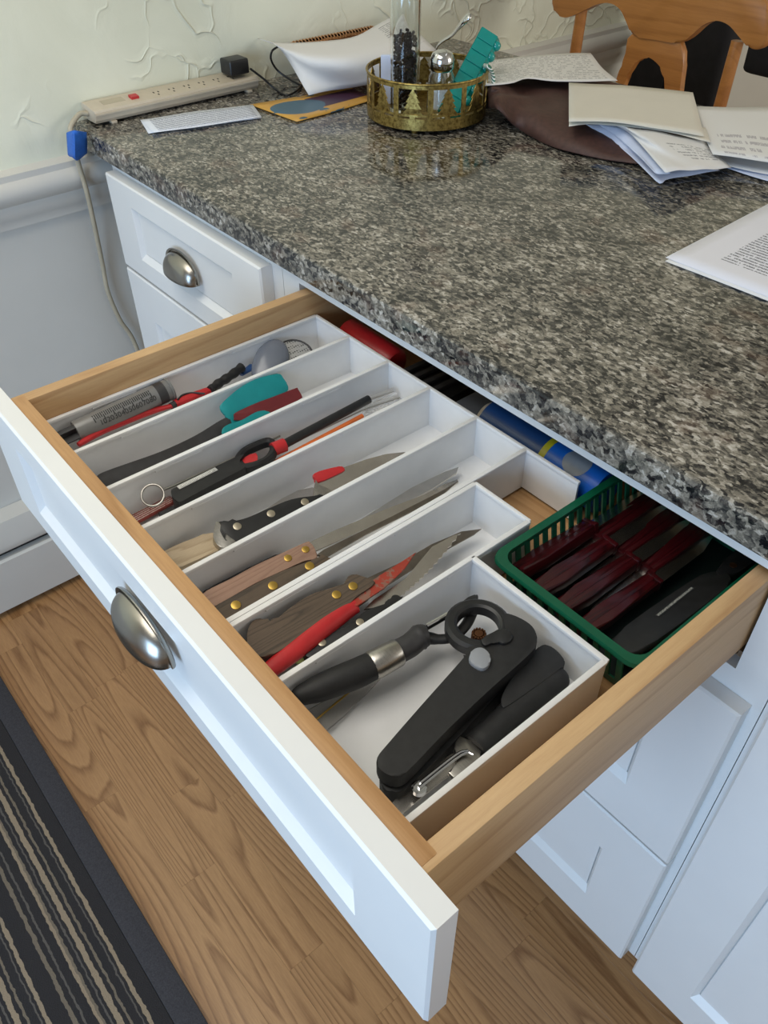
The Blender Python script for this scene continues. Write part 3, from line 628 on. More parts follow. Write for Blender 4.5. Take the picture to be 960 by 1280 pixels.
# ---- compartment 5
r = thing('kitchen_knife', 'black-handled carving knife almost hidden under the pale wooden knife', 'knife', tuple(W(320, 720, .77)))
slab('blade', r, z5([(400, 300), (540, 222), (700, 122), (800, 74), (846, 57), (838, 78), (760, 128), (620, 200), (450, 290)]), .782, .0016, M['blade'], .0004, 1)
slab('handle', r, z8([(278, 425), (300, 395), (430, 325), (560, 260), (680, 205), (690, 230), (560, 290), (400, 370), (300, 430)]), .791, .0155, M['black_plastic'], .003)
r = thing('kitchen_knife', 'knife with pale rosy wooden handle and two brass rivets', 'knife', tuple(W(330, 720, .77)))
P1 = PL((0.25, 0, 1), (0.49, -0.3, 0.801))
slab('handle', r, z8([(285, 425), (312, 394), (440, 330), (560, 265), (690, 205), (800, 155), (832, 150), (868, 226), (800, 245), (700, 290), (560, 355), (400, 445), (330, 480), (300, 465)]), P1, .012, M['handle_light'], .003, 3)
slab('blade', r, z5([(384, 290), (460, 255), (560, 213), (625, 186), (740, 143), (800, 112), (842, 95), (845, 106), (760, 155), (640, 212), (520, 265), (400, 320)]), PL((0.25, 0, 1), (0.49, -0.3, 0.796)), .0018, M['blade'], .0004, 1)
rivets(r, z8([(720, 230), (808, 187)]), PL((0.25, 0, 1), (0.49, -0.3, 0.8014)), M['brass'], .0038)
r = thing('kitchen_knife', 'knife with dark weathered wooden handle beside the pale wooden knife', 'knife', tuple(W(330, 740, .77)))
P2 = PL((0.25, 0, 1), (0.51, -0.3, 0.8015))
slab('handle', r, z8([(345, 498), (368, 462), (400, 446), (560, 358), (700, 292), (868, 230), (885, 210), (910, 222), (930, 245), (800, 325), (640, 410), (500, 490), (400, 540), (360, 525)]), P2, .013, M['handle_dark'], .0035, 3)
slab('blade', r, z5([(405, 330), (430, 312), (640, 210), (800, 128), (845, 100), (800, 140), (700, 195), (560, 265), (440, 335)]), PL((0.25, 0, 1), (0.51, -0.3, 0.796)), .002, M['blade_dark'], .0004, 1)
rivets(r, z8([(460, 465), (645, 368), (828, 270)]), PL((0.25, 0, 1), (0.51, -0.3, 0.802)), M['brass'], .0045)

# ---- compartment 6
r = thing('kitchen_knife', 'large knife with dark worn wooden handle and hooked butt', 'knife', tuple(W(370, 770, .77)))
P3 = PL((0.25, 0, 1), (0.56, -0.3, 0.811))
slab('handle', r, z6([(26, 475), (32, 435), (48, 410), (75, 397), (105, 408), (135, 402), (180, 365), (260, 312), (340, 285), (400, 264), (404, 242), (425, 232), (450, 238), (490, 252), (505, 268), (440, 315), (400, 352), (300, 420), (150, 520), (80, 542), (38, 525)]), P3, .026, M['handle_dark'], .0045, 3)
slab('blade', r, z6([(470, 250), (600, 190), (720, 120), (830, 72), (906, 62), (880, 82), (820, 115), (700, 180), (560, 270), (490, 295)]), PL((0.25, 0, 1), (0.56, -0.3, 0.790)), .0022, M['blade_dark'], .0004, 1)
rivets(r, z6([(362, 310), (424, 278)]), PL((0.25, 0, 1), (0.56, -0.3, 0.8114)), M['brass'], .0042)
r = thing('kitchen_knife', 'knife with bright red handle and red-coated worn blade', 'knife', tuple(W(390, 800, .77)))
P = WP([(333, 841), (360, 820), (400, 788), (430, 765), (444, 757)], .800)
bm = bm_(); tube(bm, spl(P, 5), [.0075+.0020*math.sin(PI*min(1., i/20)) for i in range(21)], 16, 0.85); obj('handle', bm, M['red_plastic'], r, smooth=60)
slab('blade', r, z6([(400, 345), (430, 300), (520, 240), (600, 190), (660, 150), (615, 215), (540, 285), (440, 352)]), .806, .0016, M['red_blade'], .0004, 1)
r = thing('steak_knife', 'black-handled knife with a serrated steel blade next to the red knife', 'knife', tuple(W(440, 780, .77)))
P5 = PL((0.15, 0, 1), (0.58, -0.25, 0.800))
slab('handle', r, z6([(232, 505), (262, 466), (330, 456), (395, 430), (470, 372), (520, 352), (558, 338), (570, 312), (590, 308), (604, 320), (600, 345), (440, 450), (290, 545), (245, 535)]), P5, .020, M['black_plastic'], .0035, 3)
ed = [(828, 80)]
for k in range(27):
    t_ = k/26; x = 828+(600-828)*t_; yv = 80+(320-80)*t_ + 18*math.sin(PI*t_); ed.append((x-5 if k % 2 else x, yv-4 if k % 2 else yv))
slab('blade', r, z6([(465, 365), (500, 330), (620, 250), (720, 130), (800, 88)] + ed + [(520, 355)]), PL((0.15, 0, 1), (0.58, -0.25, 0.797)), .0016, M['blade'], 0, label='serrated blade')
rivets(r, z6([(450, 413), (308, 490)]), PL((0.15, 0, 1), (0.58, -0.25, 0.8004)), M['rivet'], .0036)
bm = bm_(); P = WP([(368, 826), (376, 818), (410, 800)], .787); tube(bm, spl(P, 5), [.002, .006, .0075, .008, .008, .008, .008, .008, .008, .008, .007], 12); r = obj('lime_handle', bm, M['lime'], smooth=60); tag(r, 'lime green handle end peeking from under the black serrated knife', 'handle')

# ---- compartment 7
r = thing('vegetable_peeler', 'black swivel peeler with steel collar lying along the tray divider', 'peeler', tuple(W(450, 840, .77)))
A = WP([(369, 874), (377, 869), (395, 862), (420, 852), (445, 842), (466, 832)], .803)
bm = bm_(); P = spl(A, 4); rr_ = [.0055, .0068, .0075, .008, .0085, .009, .0095, .0102, .0108, .0112, .0116, .012, .0122, .0124, .0125, .0125, .0125, .0125, .0124, .0122, .012]; tube(bm, P, rr_[:len(P)], 20); obj('handle', bm, M['black_rubber'], r, smooth=60)
bm = bm_(); tube(bm, WP([(464, 833), (466, 832), (496, 816), (498, 815)], .803), [.012, .0128, .0122, .0115], 24); obj('collar', bm, M['steel'], r, smooth=40)
bm = bm_(); tube(bm, spl(WP([(497, 815), (512, 807), (524, 797), (534, 794)], .802), 4), [.0105]*8+[.0115, .011, .0105, .010, .009], 18); obj('neck', bm, M['charcoal'], r, smooth=60)
bm = bm_(); tube(bm, spl(WP([(528, 796), (548, 799), (566, 796), (582, 782), (592, 762)], .795), 5), [.007, .0065, .006, .006, .0055]+[.005]*16, 12, 0.7); obj('lower_arm', bm, M['black_plastic'], r, smooth=60)
slab('yoke_end', r, z6([(835, 345), (845, 325), (888, 308), (893, 325), (887, 362), (852, 370)]), .806, .010, M['black_plastic'], .002)
bm = bm_(); tube(bm, WP(z6([(690, 441), (845, 352)]), .802), .0022, 8); obj('upper_arm', bm, M['black_plastic'], r)
bm = bm_(); tube(bm, WP(z6([(700, 425), (838, 348)]), .806), .0018, 8, 0.4); obj('blade', bm, M['chrome'], r)
bm = bm_(); Pq = WP(zp([(200, 590), (330, 520), (560, 420), (690, 365), (740, 345), (640, 450), (480, 610), (350, 725), (270, 690)]), .777); prism(bm, Pq, (0, 0, -.002), .0008)
r = obj('plastic_sleeve', bm, M['clear']); r.location = (0, 0, 0); tag(r, 'clear plastic sleeve lying under the black peeler handle', 'sleeve')
bm = bm_(); tube(bm, WP(zp([(258, 668), (520, 450)]), .779), .0009, 8); r = obj('thin_skewer', bm, M['brass']); tag(r, 'thin brassy pin on the clear plastic sleeve', 'pin')
r = thing('can_opener', 'large black manual can opener with a ring head and grey button', 'can opener', tuple(W(580, 860, .77)))
CZ = .812
slab('upper_arm', r, z4([(33, 675), (38, 645), (72, 602), (200, 455), (345, 292), (368, 262), (372, 236), (420, 232), (478, 210), (512, 190), (510, 140), (500, 112), (530, 112), (575, 130), (612, 155), (630, 185), (633, 222), (600, 268), (450, 402), (300, 545), (160, 690), (112, 722), (62, 708)]), CZ, .016, M['black_rubber'], .005, 3)
c = W(*z4([(412, 158)])[0], CZ-.006); bm = bm_(); R1 = (W(*z4([(300, 185)])[0], CZ-.006)-c).length*1.05
prf = [(R1-.0105, -.006), (R1-.0105, .004), (R1-.008, .0055), (R1-.003, .0055), (R1, .003), (R1, -.006), (R1-.0105, -.006)]
lathe(bm, prf, Matrix.Translation(c), 36); obj('ring_head', bm, M['black_plastic'], r)
slab('lever', r, z4([(425, 205), (470, 180), (500, 165), (530, 172), (545, 190), (535, 212), (505, 222), (480, 212), (440, 230)]), CZ+.003, .006, M['black_plastic'], .002)
slab('lower_arm', r, z4([(50, 712), (150, 640), (430, 380), (590, 235), (632, 230), (560, 340), (500, 395), (310, 606), (145, 762), (100, 780), (62, 770), (50, 745)]), .793, .0215, M['black_rubber'], .004, 3)
slab('button', r, z4([(380, 285), (392, 245), (428, 236), (458, 262), (455, 300), (425, 316)]), CZ+.004, .006, M['grey_button'], .002, label='grey button')
slab('turning_knob', r, z4([(500, 430), (530, 368), (590, 290), (652, 228), (695, 240), (730, 275), (736, 302), (690, 340), (600, 405), (530, 452), (506, 462)]), .800, .029, M['black_rubber'], .005, 3)
bm = bm_(); c2 = W(*z4([(415, 195)])[0], .792)
for k in range(14):
    an = k/14*2*PI; disc(bm, c2+V((math.cos(an)*.0055, math.sin(an)*.0055, 0)), (0, 0, 1), .0013, .004, 6)
disc(bm, c2, (0, 0, 1), .0048, .004, 16); obj('gear', bm, M['copper'], r)
r = thing('vegetable_peeler', 'black-handled peeler with steel prongs at the right tray wall', 'peeler', tuple(W(640, 900, .77)))
A = WP([(594, 934), (610, 920), (650, 884), (690, 852), (705, 842)], .790)
bm = bm_(); P = spl(A, 5); tube(bm, P, [.0115]*3+[.0122]*14+[.0118, .011, .0095, .006], 20, 0.8); obj('handle', bm, M['black_rubber'], r, smooth=60)
slab('blade', r, z4([(62, 852), (130, 772), (230, 690), (325, 628), (345, 640), (350, 690), (290, 730), (200, 800), (110, 880)]), .783, .0012, M['blade'], .0003, 1)
bm = bm_(); P = WP(z4([(330, 585), (345, 568), (385, 585), (425, 625), (420, 655), (380, 700), (320, 725), (300, 705), (345, 660), (320, 620)]), .793); prism(bm, P, (0, 0, -.005), .0015); obj('ferrule', bm, M['steel'], r)
for q in ([(395, 640), (350, 640), (190, 765)], [(375, 625), (330, 640), (195, 745)]):
    bm = bm_(); tube(bm, spl(WP(z4(q), .797), 4), .0013, 8); obj('prong', bm, M['chrome'], r)
bm = bm_(); disc(bm, W(*z4([(192, 765)])[0], .793), (0, 0, 1), .0058, .003, 18); obj('pivot', bm, M['chrome'], r)

# ---- behind the trays, under the counter edge
bm = bm_(); tube(bm, [V((.185, .034, .797)), V((.19, .034, .797)), V((.285, .031, .797)), V((.290, .031, .797))], [.016, .020, .020, .016], 20); r = obj('red_roll', bm, M['red_plastic'], smooth=50); tag(r, 'red cylindrical handle behind the cutlery tray at the counter edge', 'handle')
r = thing('black_clip', 'black plastic gadget with ridges behind the cutlery tray', 'gadget', (.345, .05, FZ))
bm = bm_(); box(bm, .300, .385, .018, .085, .768, .795, .004); obj('body', bm, M['black_plastic'], r)
for k in range(4):
    bm = bm_(); box(bm, .308+k*.018, .316+k*.018, .016, .080, .795, .802, .002); obj('ridge', bm, M['charcoal'], r)
bm = bm_(); box(bm, .398, .445, .016, .090, .768, .800, .006, 3); r = obj('grey_case', bm, M['smoke']); tag(r, 'small grey plastic case beside the blue roll behind the tray', 'case')
r = thing('wrap_roll', 'blue printed roll with a yellow band behind the cutlery tray', 'roll', (.54, .045, FZ))
yb, zb_, rb = .040, .794, .0255
bm = bm_(); tube(bm, [V((.449, yb, zb_)), V((.539, yb, zb_))], rb, 28); obj('dark_section', bm, M['navy_print'], r)
bm = bm_(); tube(bm, [V((.539, yb, zb_)), V((.547, yb, zb_))], rb+.0003, 28); obj('band', bm, M['yellow'], r)
bm = bm_(); tube(bm, [V((.547, yb, zb_)), V((.617, yb, zb_))], rb, 28); obj('light_section', bm, M['blue_print'], r)
bm = bm_(); tube(bm, [V((.441, yb, zb_)), V((.449, yb, zb_))], [.019, .0235], 28); obj('end_cap', bm, M['beige_plastic'], r)
bm = bm_(); L_ = []                                # round grey print wrapped on the roll
for j in range(9):
    row = []
    for i in range(9):
        u_, v_ = -1+2*i/8, -1+2*j/8
        k_ = max(abs(u_), abs(v_)); q_ = math.hypot(u_, v_) or 1; u2, v2 = u_*k_/q_, v_*k_/q_
        an = math.radians(112)+v2*0.62; row.append(V((.582+u2*.016, yb+math.cos(an)*(rb+.0004), zb_+math.sin(an)*(rb+.0004))))
    L_.append(row)
grid(bm, L_); obj('print', bm, M['grey_print'], r)

# ---- green basket with steak knives
KX0, KX1, KY0, KY1, KZ0, KZ1 = .6225, .7935, -.1415, .105, FZ+.0008, .8215
bk = thing('plastic_basket', 'dark green slatted plastic basket holding red-handled knives', 'basket', (.708, -.02, FZ))
def rrect(x0, x1, y0, y1, rad, n=5):
    o = []
    for cx, cy, a0 in ((x1-rad, y1-rad, 0), (x0+rad, y1-rad, PI/2), (x0+rad, y0+rad, PI), (x1-rad, y0+rad, 3*PI/2)):
        for k in range(n+1): an = a0+k/n*PI/2; o.append((cx+rad*math.cos(an), cy+rad*math.sin(an)))
    return o
def band(bm, off0, z0, off1, z1, th):
    A = rrect(KX0+off0, KX1-off0, KY0+off0, KY1-off0, .016-off0*.3); Bq = rrect(KX0+off1, KX1-off1, KY0+off1, KY1-off1, .016-off1*.3)
    A2 = rrect(KX0+off0+th, KX1-off0-th, KY0+off0+th, KY1-off0-th, .014); B2 = rrect(KX0+off1+th, KX1-off1-th, KY0+off1+th, KY1-off1-th, .014)
    R = [[bm.verts.new((x, y, z)) for x, y in q] for q, z in ((A, z0), (Bq, z1), (B2, z1), (A2, z0))]; n = len(A)
    for i in range(4):
        P_, Q_ = R[i], R[(i+1) % 4]
        for k in range(n): bm.faces.new((P_[k], P_[(k+1)%n], Q_[(k+1)%n], Q_[k]))
bm = bm_(); band(bm, .003, KZ1-.010, .003, KZ1-.001, .002); band(bm, -.001, KZ1-.004, 0, KZ1, .008); obj('rim', bm, M['green_plastic'], bk, smooth=50)
bm = bm_(); band(bm, .012, KZ0, .0105, KZ0+.009, .002); obj('lower_band', bm, M['green_plastic'], bk, smooth=50)
bm = bm_(); box(bm, KX0+.0135, KX1-.0135, KY0+.0135, KY1-.0135, KZ0, KZ0+.002); obj('base', bm, M['shaded_green'], bk)
def slat_mesh(ax):
    bm = bm_(); h0, h1 = KZ0+.006, KZ1-.008; o0, o1 = .0112, .0040; w_ = .0030
    if ax == 'x': pts = [V((-w_, o0, h0)), V((w_, o0, h0)), V((w_, o1, h1)), V((-w_, o1, h1))]; prism(bm, pts, (0, .002, 0))
    else: pts = [V((o0, -w_, h0)), V((o0, w_, h0)), V((o1, w_, h1)), V((o1, -w_, h1))]; prism(bm, pts, (.002, 0, 0))
    bmesh.ops.recalc_face_normals(bm, faces=bm.faces); me = bpy.data.meshes.new('slat'); bm.to_mesh(me); bm.free(); me.materials.append(M['green_plastic']); return me
mx, my = slat_mesh('x'), slat_mesh('y')
def slat(me, loc, rz=0):
    o = bpy.data.objects.new('slat', me); C.objects.link(o); o.parent = bk; o.location = V(loc)-bk.location; o.rotation_euler = (0, 0, rz)
ny = 17; nx = 11
for k in range(ny):
    yy = KY0+.022+(KY1-KY0-.044)*k/(ny-1); slat(my, (KX0, yy, 0)); slat(my, (KX1, yy, 0), PI)
for k in range(nx):
    xx = KX0+.022+(KX1-KX0-.044)*k/(nx-1); slat(mx, (xx, KY0, 0)); slat(mx, (xx, KY1, 0), PI)
def table_knife(butt, tip, roll, label, zoff=0):
    a, b = V(butt), V(tip); ax = (b-a).normalized(); L = (b-a).length; r = thing('steak_knife', label, 'knife', (a.x, a.y, FZ), 'red-handled steak knives in the basket')
    m = axisM(a, b) @ Matrix.Rotation(roll, 4, 'Z'); hl = L*.50
    def add(poly, th, mat, nm, bev):
        bm = bm_(); prism(bm, [m @ V((x, -th/2, z)) for x, z in poly], (m.to_3x3() @ V((0, th, 0))), bev, 2); obj(nm, bm, mat, r)
    add([(-.0085, 0), (.0085, 0), (.0095, hl*.3), (.008, hl), (-.008, hl), (-.0095, hl*.3)], .013, M['pakka'], 'handle', .003)
    add([(-.0015, -.0006), (.0015, -.0006), (.0015, hl), (-.0015, hl)], .0136, M['pakka'], 'tang', 0)
    add([(-.007, hl), (.007, hl), (.0075, hl+(L-hl)*.7), (.002, L), (-.006, L*.85)], .0014, M['blade'], 'blade', 0)
    bm = bm_(); prism(bm, [m @ V((x, -.0072, z)) for x, z in ((-.0086, hl-.002), (.0086, hl-.002), (.0086, hl+.003), (-.0086, hl+.003))], m.to_3x3() @ V((0, .0144, 0)), .001); obj('bolster', bm, M['pakka'], r)
pos = ['nearest the tray', 'second from the tray', 'third from the tray', 'fourth from the tray']
for k, (x, y, z) in enumerate([(.640, -.118, .797), (.667, -.122, .795), (.695, -.122, .794), (.722, -.124, .790)]):
    table_knife((x, y, z), (x+.004, y+.205, z-.004), random.uniform(-.3, .3), 'dark red handled knife in the green basket, handle forward, '+pos[k])
pos = ['next to the left slats', 'middle one', 'closest to the drawer side']
for k, (x, y, z) in enumerate([(.655, .082, .792), (.683, .084, .789), (.712, .086, .789)]):
    table_knife((x, y, z), (x-.002, y-.195, z-.010), random.uniform(-.3, .3), 'dark red handled knife lying reversed in the green basket, '+pos[k])
r = thing('knife_sheath', 'black knife sheath with pale lettering at the right side of the green basket', 'sheath', (.765, -.05, FZ))
PS = PL((-.35, 0, 1), (.765, -.05, .797))
slab('sheath', r, [V((.742, -.122, 0)), V((.775, -.122, 0)), V((.780, .03, 0)), V((.756, .03, 0))] and [V((x, y, (PS[1]-PS[0].x*x)/PS[0].z)) for x, y in ((.744, -.108), (.771, -.108), (.778, .0), (.772, .028), (.756, .028), (.748, 0))], PS, .006, M['black_plastic'], .002)
P = [V((x, y, (PS[1]-PS[0].x*x)/PS[0].z+.0006)) for x, y in ((.753, -.06), (.753, -.005), (.758, -.005), (.758, -.06))]
M['sheath_text'] = printed('sheath_lettering', (30, 32, 34), (150, 150, 145), 1, (0.02, 0.98, 0.0, 1.0), 9, 0.36, 0.8)
bm = bm_(); grid(bm, [[P[0].lerp(P[1], i/4) for i in range(5)], [P[3].lerp(P[2], i/4) for i in range(5)]]); obj('lettering', bm, M['sheath_text'], r)
slab('handle', r, [V((x, y, .797)) for x, y in ((.757, .03), (.771, .03), (.773, .085), (.756, .085))], .799, .012, M['black_plastic'], .003)
rivets(r, [], .8, M['rivet'])
for yy in (.045, .068):
    bm = bm_(); disc(bm, V((.7645, yy, .7972)), (0, 0, 1), .0034, .0006); obj('rivet', bm, M['copper'], r)

# ================================================================ ON THE COUNTER
def rowz(pts): return [W(x, y, z) for x, y, z in pts]
def resample(row, n):
    s = spl(row, 10); d = [0]
    for a_, b_ in zip(s, s[1:]): d.append(d[-1]+(b_-a_).length)
    out = []
    for k in range(n):
        t = d[-1]*k/(n-1); i = 0
        while i < len(d)-2 and d[i+1] < t: i += 1
        f = (t-d[i])/max(1e-9, d[i+1]-d[i]); out.append(s[i].lerp(s[i+1], f))
    return out
def sheet(name, rows, mat, label, cat, nx=16, ny=12, wav=0.0, th=0.0005, parent=None, group=None, minz=None):
    R = [resample([p if isinstance(p, V) else W(*p) for p in r], nx) for r in rows]
    cols = [resample([R[j][i] for j in range(len(R))], ny) for i in range(nx)]
    ph = random.random()*6
    P = [[cols[i][j] + V((0, 0, wav*math.sin(ph+i*0.9)*math.cos(ph*2+j*0.7))) for i in range(nx)] for j in range(ny)]
    if minz:
        for r_ in P:
            for p in r_: p.z = max(p.z, minz)
    bm = bm_(); grid(bm, P); o = obj(name, bm, mat, parent, smooth=60, solid=th)
    if label: tag(o, label, cat, group)
    return o
# power strip
r = thing('power_strip', 'beige power strip lying on the counter along the wall', 'power strip', (-.473, .17, ZC))
bm = bm_(); prism(bm, [V((x, .004, z)) for x, z in ((-.497, .919), (-.452, .919), (-.448, .924), (-.4465, .936), (-.449, .939), (-.492, .9445), (-.497, .943))], (0, .322, 0), .0015); obj('housing', bm, M['beige_plastic'], r)
bm = bm_(); prism(bm, [V((x, .004, z)) for x, z in ((-.4445, .932), (-.4445, .9345), (-.449, .9350), (-.449, .9320))], (0, .322, 0)); obj('seam_ridge', bm, M['beige_plastic'], r)
for yy in (.03, .30):
    bm = bm_(); box(bm, -.460, -.446, yy, yy+.010, ZC+.0002, .9195, .001); obj('foot', bm, M['beige_plastic'], r)
def top_z(x): return .939+(.9445-.939)*(-.449-x)/(.492-.449)
def tilt_box(x0, x1, y0, y1, h, nm, mat):
    bm = bm_(); prism(bm, [V((x0, y0, top_z(x0)+h)), V((x1, y0, top_z(x1)+h)), V((x1, y1, top_z(x1)+h)), V((x0, y1, top_z(x0)+h))], (0, 0, -h-.001)); return obj(nm, bm, mat, r)
tilt_box(-.474, -.462, .080, .094, .004, 'switch', M['red_plastic'])['label'] = 'red rocker switch'
tilt_box(-.482, -.465, .030, .070, .0004, 'label_plate', M['cable_beige'])
for k in range(6):
    y_ = .125+k*.030
    for dx, dy in ((-.474, 0), (-.474, .009), (-.464, .0045)):
        tilt_box(dx, dx+.005, y_+dy, y_+dy+.0022, .0002, 'socket_slot', M['slot'])
r = thing('power_adapter', 'black plug-in adapter at the far end of the power strip', 'adapter', (-.466, .295, .945))
bm = bm_(); box(bm, -.488, -.452, .272, .312, .9455, .971, .004, 3); obj('body', bm, M['black_plastic'], r)
cp = rowz([(313, 86, .955), (330, 99, .935), (345, 112, .918), (358, 119, .917), (370, 114, .918), (377, 107, .918)])
bm = bm_(); tube(bm, spl(cp), .0019, 8); obj('cord', bm, M['black_plastic'], r)
cp = rowz([(377, 107, .9172), (362, 99, .922), (347, 88, .935), (339, 75, .955), (340, 64, .970), (348, 58, .975)])
bm = bm_(); tube(bm, spl(cp), .0019, 8); o = obj('cord_loop', bm, M['black_plastic'], r)
# mains cable and tape
XC = PL((1, 0, 0), (-.462, 0, 0))
cp = [V((-.475, .004, .930)), V((-.478, -.010, .931)), W(88, 160, PL((1, 0, 0), (-.470, 0, 0))), W(93, 178, XC), W(98, 204, XC), W(108, 238, XC), W(118, 282, PL((1, 0, 0), (-.47, 0, 0)))] + [W(x, y, PL((1, 0, 0), (-.485, 0, 0))) for x, y in ((128, 330), (135, 365), (150, 400), (170, 433))] + [V((-.48, .01, .30))]
bm = bm_(); tube(bm, spl(cp), .0042, 12); r = obj('mains_cable', bm, M['cable_beige'], smooth=60); tag(r, 'beige mains cable hanging down the wall from the power strip', 'cable')
pt = lambda x, y, d: W(x, y, PL((0, -1, 0), (0, d, 0)))
sheet('masking_tape', [[pt(83, 166, -.046), pt(91, 163, -.053), pt(98, 164, -.046), pt(108, 165, -.026)], [pt(84, 182, -.047), pt(92, 182, -.054), pt(98, 184, -.045), pt(109, 182, -.026)], [pt(85, 194, -.046), pt(92, 198, -.053), pt(97, 200, -.046), pt(109, 192, -.026)]], M['blue_tape'], 'blue masking tape holding the cable to the counter corner', 'tape', 14, 8, .0008, .0006)
# leaflet, brochure
for k, (dx, l) in enumerate(((0, 'folded blue and white printed leaflet on the counter, topmost of two'), (.006, 'printed leaflet showing its edge under the top leaflet'))):
    z = ZC+.004-.0025*k
    sheet('leaflet', [[W(177-dx*300, 150, z)+V((0, 0, 0)), W(248, 139, z+.001), W(316-dx*200, 131, z)], [W(191-dx*900, 166+k, z), W(258, 157, z), W(327, 146+k*1.5, z)]], M['leaflet'], l, 'leaflet', 12, 6, .0004, .0006)
sheet('brochure', [[(313, 131, ZC+.003), (372, 121, ZC+.003), (436, 108, ZC+.003)], [(371, 152, ZC+.002), (420, 139, ZC+.002), (468, 124, ZC+.002)]], M['brochure'], 'orange and purple brochure lying flat beside the gold tin', 'brochure', 10, 8, .0003, .0012)
# wicker basket with the big sheet on it
r = thing('wicker_basket', 'shallow wicker basket by the wall behind the draped white sheet', 'basket', (-.43, .53, ZC))
bx0, bx1, by0, by1 = -.492, -.385, .435, .632
bm = bm_(); tube(bm, [V((x, y, .966)) for x, y in [(bx0, by0), (bx1, by0), (bx1, by1), (bx0, by1)] for _ in (0,)], .005, 8, closed=True); obj('rim', bm, M['wicker'], r)
bm = bm_(); path = []
for k in range(4):
    a_ = [(bx0, by0), (bx1, by0), (bx1, by1), (bx0, by1)][k]; b_ = [(bx0, by0), (bx1, by0), (bx1, by1), (bx0, by1)][(k+1) % 4]; n_ = 14 if k % 2 == 0 else 26
    for i in range(n_):
        t_ = i/n_; x, y = a_[0]+(b_[0]-a_[0])*t_, a_[1]+(b_[1]-a_[1])*t_
        for q_ in range(6):
            an = q_/6*2*PI; dirn = V((b_[0]-a_[0], b_[1]-a_[1], 0)).normalized(); out = V((-dirn.y, dirn.x, 0))
            path.append(V((x, y, .966))+dirn*(q_/6*.0075)+out*math.cos(an)*.006+V((0, 0, math.sin(an)*.006)))
tube(bm, path, .0014, 5); obj('lashing', bm, M['wicker'], r, smooth=60)
for k in range(7):
    z = ZC+.006+k*.0070; ins = .010*(1-k/7)
    bm = bm_(); q = []
    c_ = [(bx0+ins, by0+ins), (bx1-ins, by0+ins), (bx1-ins, by1-ins), (bx0+ins, by1-ins)]
    for i in range(4):
        a_, b_ = c_[i], c_[(i+1) % 4]
        for j in range(12): t_ = j/12; q.append(V((a_[0]+(b_[0]-a_[0])*t_, a_[1]+(b_[1]-a_[1])*t_, z+.0012*math.sin(j*2.1+k*PI))))
    tube(bm, q, .0042, 6, closed=True); obj('weave_row', bm, M['wicker'], r, smooth=60)
bm = bm_(); box(bm, bx0+.012, bx1-.012, by0+.012, by1-.012, ZC+.0005, ZC+.006); obj('base', bm, M['wicker'], r)
sheet('paper_sheet', [[(322, 48, .986), (345, 53, .984), (400, 52, .984), (445, 45, .985), (478, 27, .988), (500, 16, .99)],
                      [(350, 61, .982), (380, 74, .978), (425, 76, .978), (458, 68, .980), (490, 55, .982), (520, 38, .982)],
                      [(386, 119, .924), (408, 114, .926), (436, 110, .928), (465, 104, .934), (505, 88, .946), (545, 62, .954)]], M['bill'], 'large white printed sheet draped over the wicker basket', 'paper', 22, 16, .0003)
# ---- gold tin
TX, TY, TRd, Z0, Z1 = -.134, .458, .1005, .922, .990
tin = thing('gold_tin', 'round gold metal tin with cut-out fir trees standing on the counter', 'tin', (TX, TY, ZC))
def cyl(bm, r0, z0, z1, th=.0012, n=72, a0=0, a1=2*PI):
    full = abs(a1-a0-2*PI) < 1e-6; m_ = n if full else n+1
    R = [[bm.verts.new((TX+rr*math.cos(a0+(a1-a0)*k/n), TY+rr*math.sin(a0+(a1-a0)*k/n), z)) for k in range(m_)] for rr, z in ((r0, z0), (r0, z1), (r0-th, z1), (r0-th, z0))]
    for i in range(4):
        A, Bq = R[i], R[(i+1) % 4]
        for k in range(n): bm.faces.new((A[k], A[(k+1) % m_], Bq[(k+1) % m_], Bq[k]))
    if not full:
        bm.faces.new([R[i][0] for i in range(4)]); bm.faces.new([R[i][-1] for i in range(3, -1, -1)])
bm = bm_(); cyl(bm, TRd, Z0, .9395); lathe(bm, [(0, Z0), (TRd-.001, Z0), (TRd-.001, Z0+.001), (0, Z0+.001)], Matrix.Translation((TX, TY, 0)), 48); obj('pan', bm, M['gold'], tin)
bm = bm_(); cyl(bm, TRd, .983, Z1); obj('top_band', bm, M['gold'], tin)
bm = bm_(); tube(bm, [V((TX+TRd*math.cos(k/72*2*PI), TY+TRd*math.sin(k/72*2*PI), Z1)) for k in range(72)], .0018, 8, closed=True); obj('rolled_rim', bm, M['gold'], tin, smooth=60)
NP = 11
tree = [(-.8, 0), (-.12, 0), (-.12, 0), (.12, 0), (.8, 0), (.45, .24), (.66, .24), (.36, .48), (.54, .48), (.24, .72), (.36, .72), (0, 1.0), (-.36, .72), (-.24, .72), (-.54, .48), (-.36, .48), (-.66, .24), (-.45, .24)]
tree = [tree[0]]+tree[4:]
for k in range(NP):
    c_ = math.radians(-42.5-12.7)+k/NP*2*PI; hw = PI/NP
    bm = bm_(); cyl(bm, TRd, .9395, .983, n=3, a0=c_+hw-.045, a1=c_+hw+.045); obj('pillar', bm, M['gold'], tin)
    # slotted strip below the trees
    bm = bm_(); cyl(bm, TRd, .9395, .9425, n=3, a0=c_-.045, a1=c_+.045); cyl(bm, TRd, .9425, .9455, n=8, a0=c_-hw, a1=c_+hw); obj('strip', bm, M['gold'], tin)
    bm = bm_(); P = [V((TX+TRd*math.cos(c_+x*.215), TY+TRd*math.sin(c_+x*.215), .9455+z*.0385)) for x, z in tree]
    prism(bm, P, V((-math.cos(c_), -math.sin(c_), 0))*.0012); obj('tree', bm, M['gold'], tin, smooth=0)
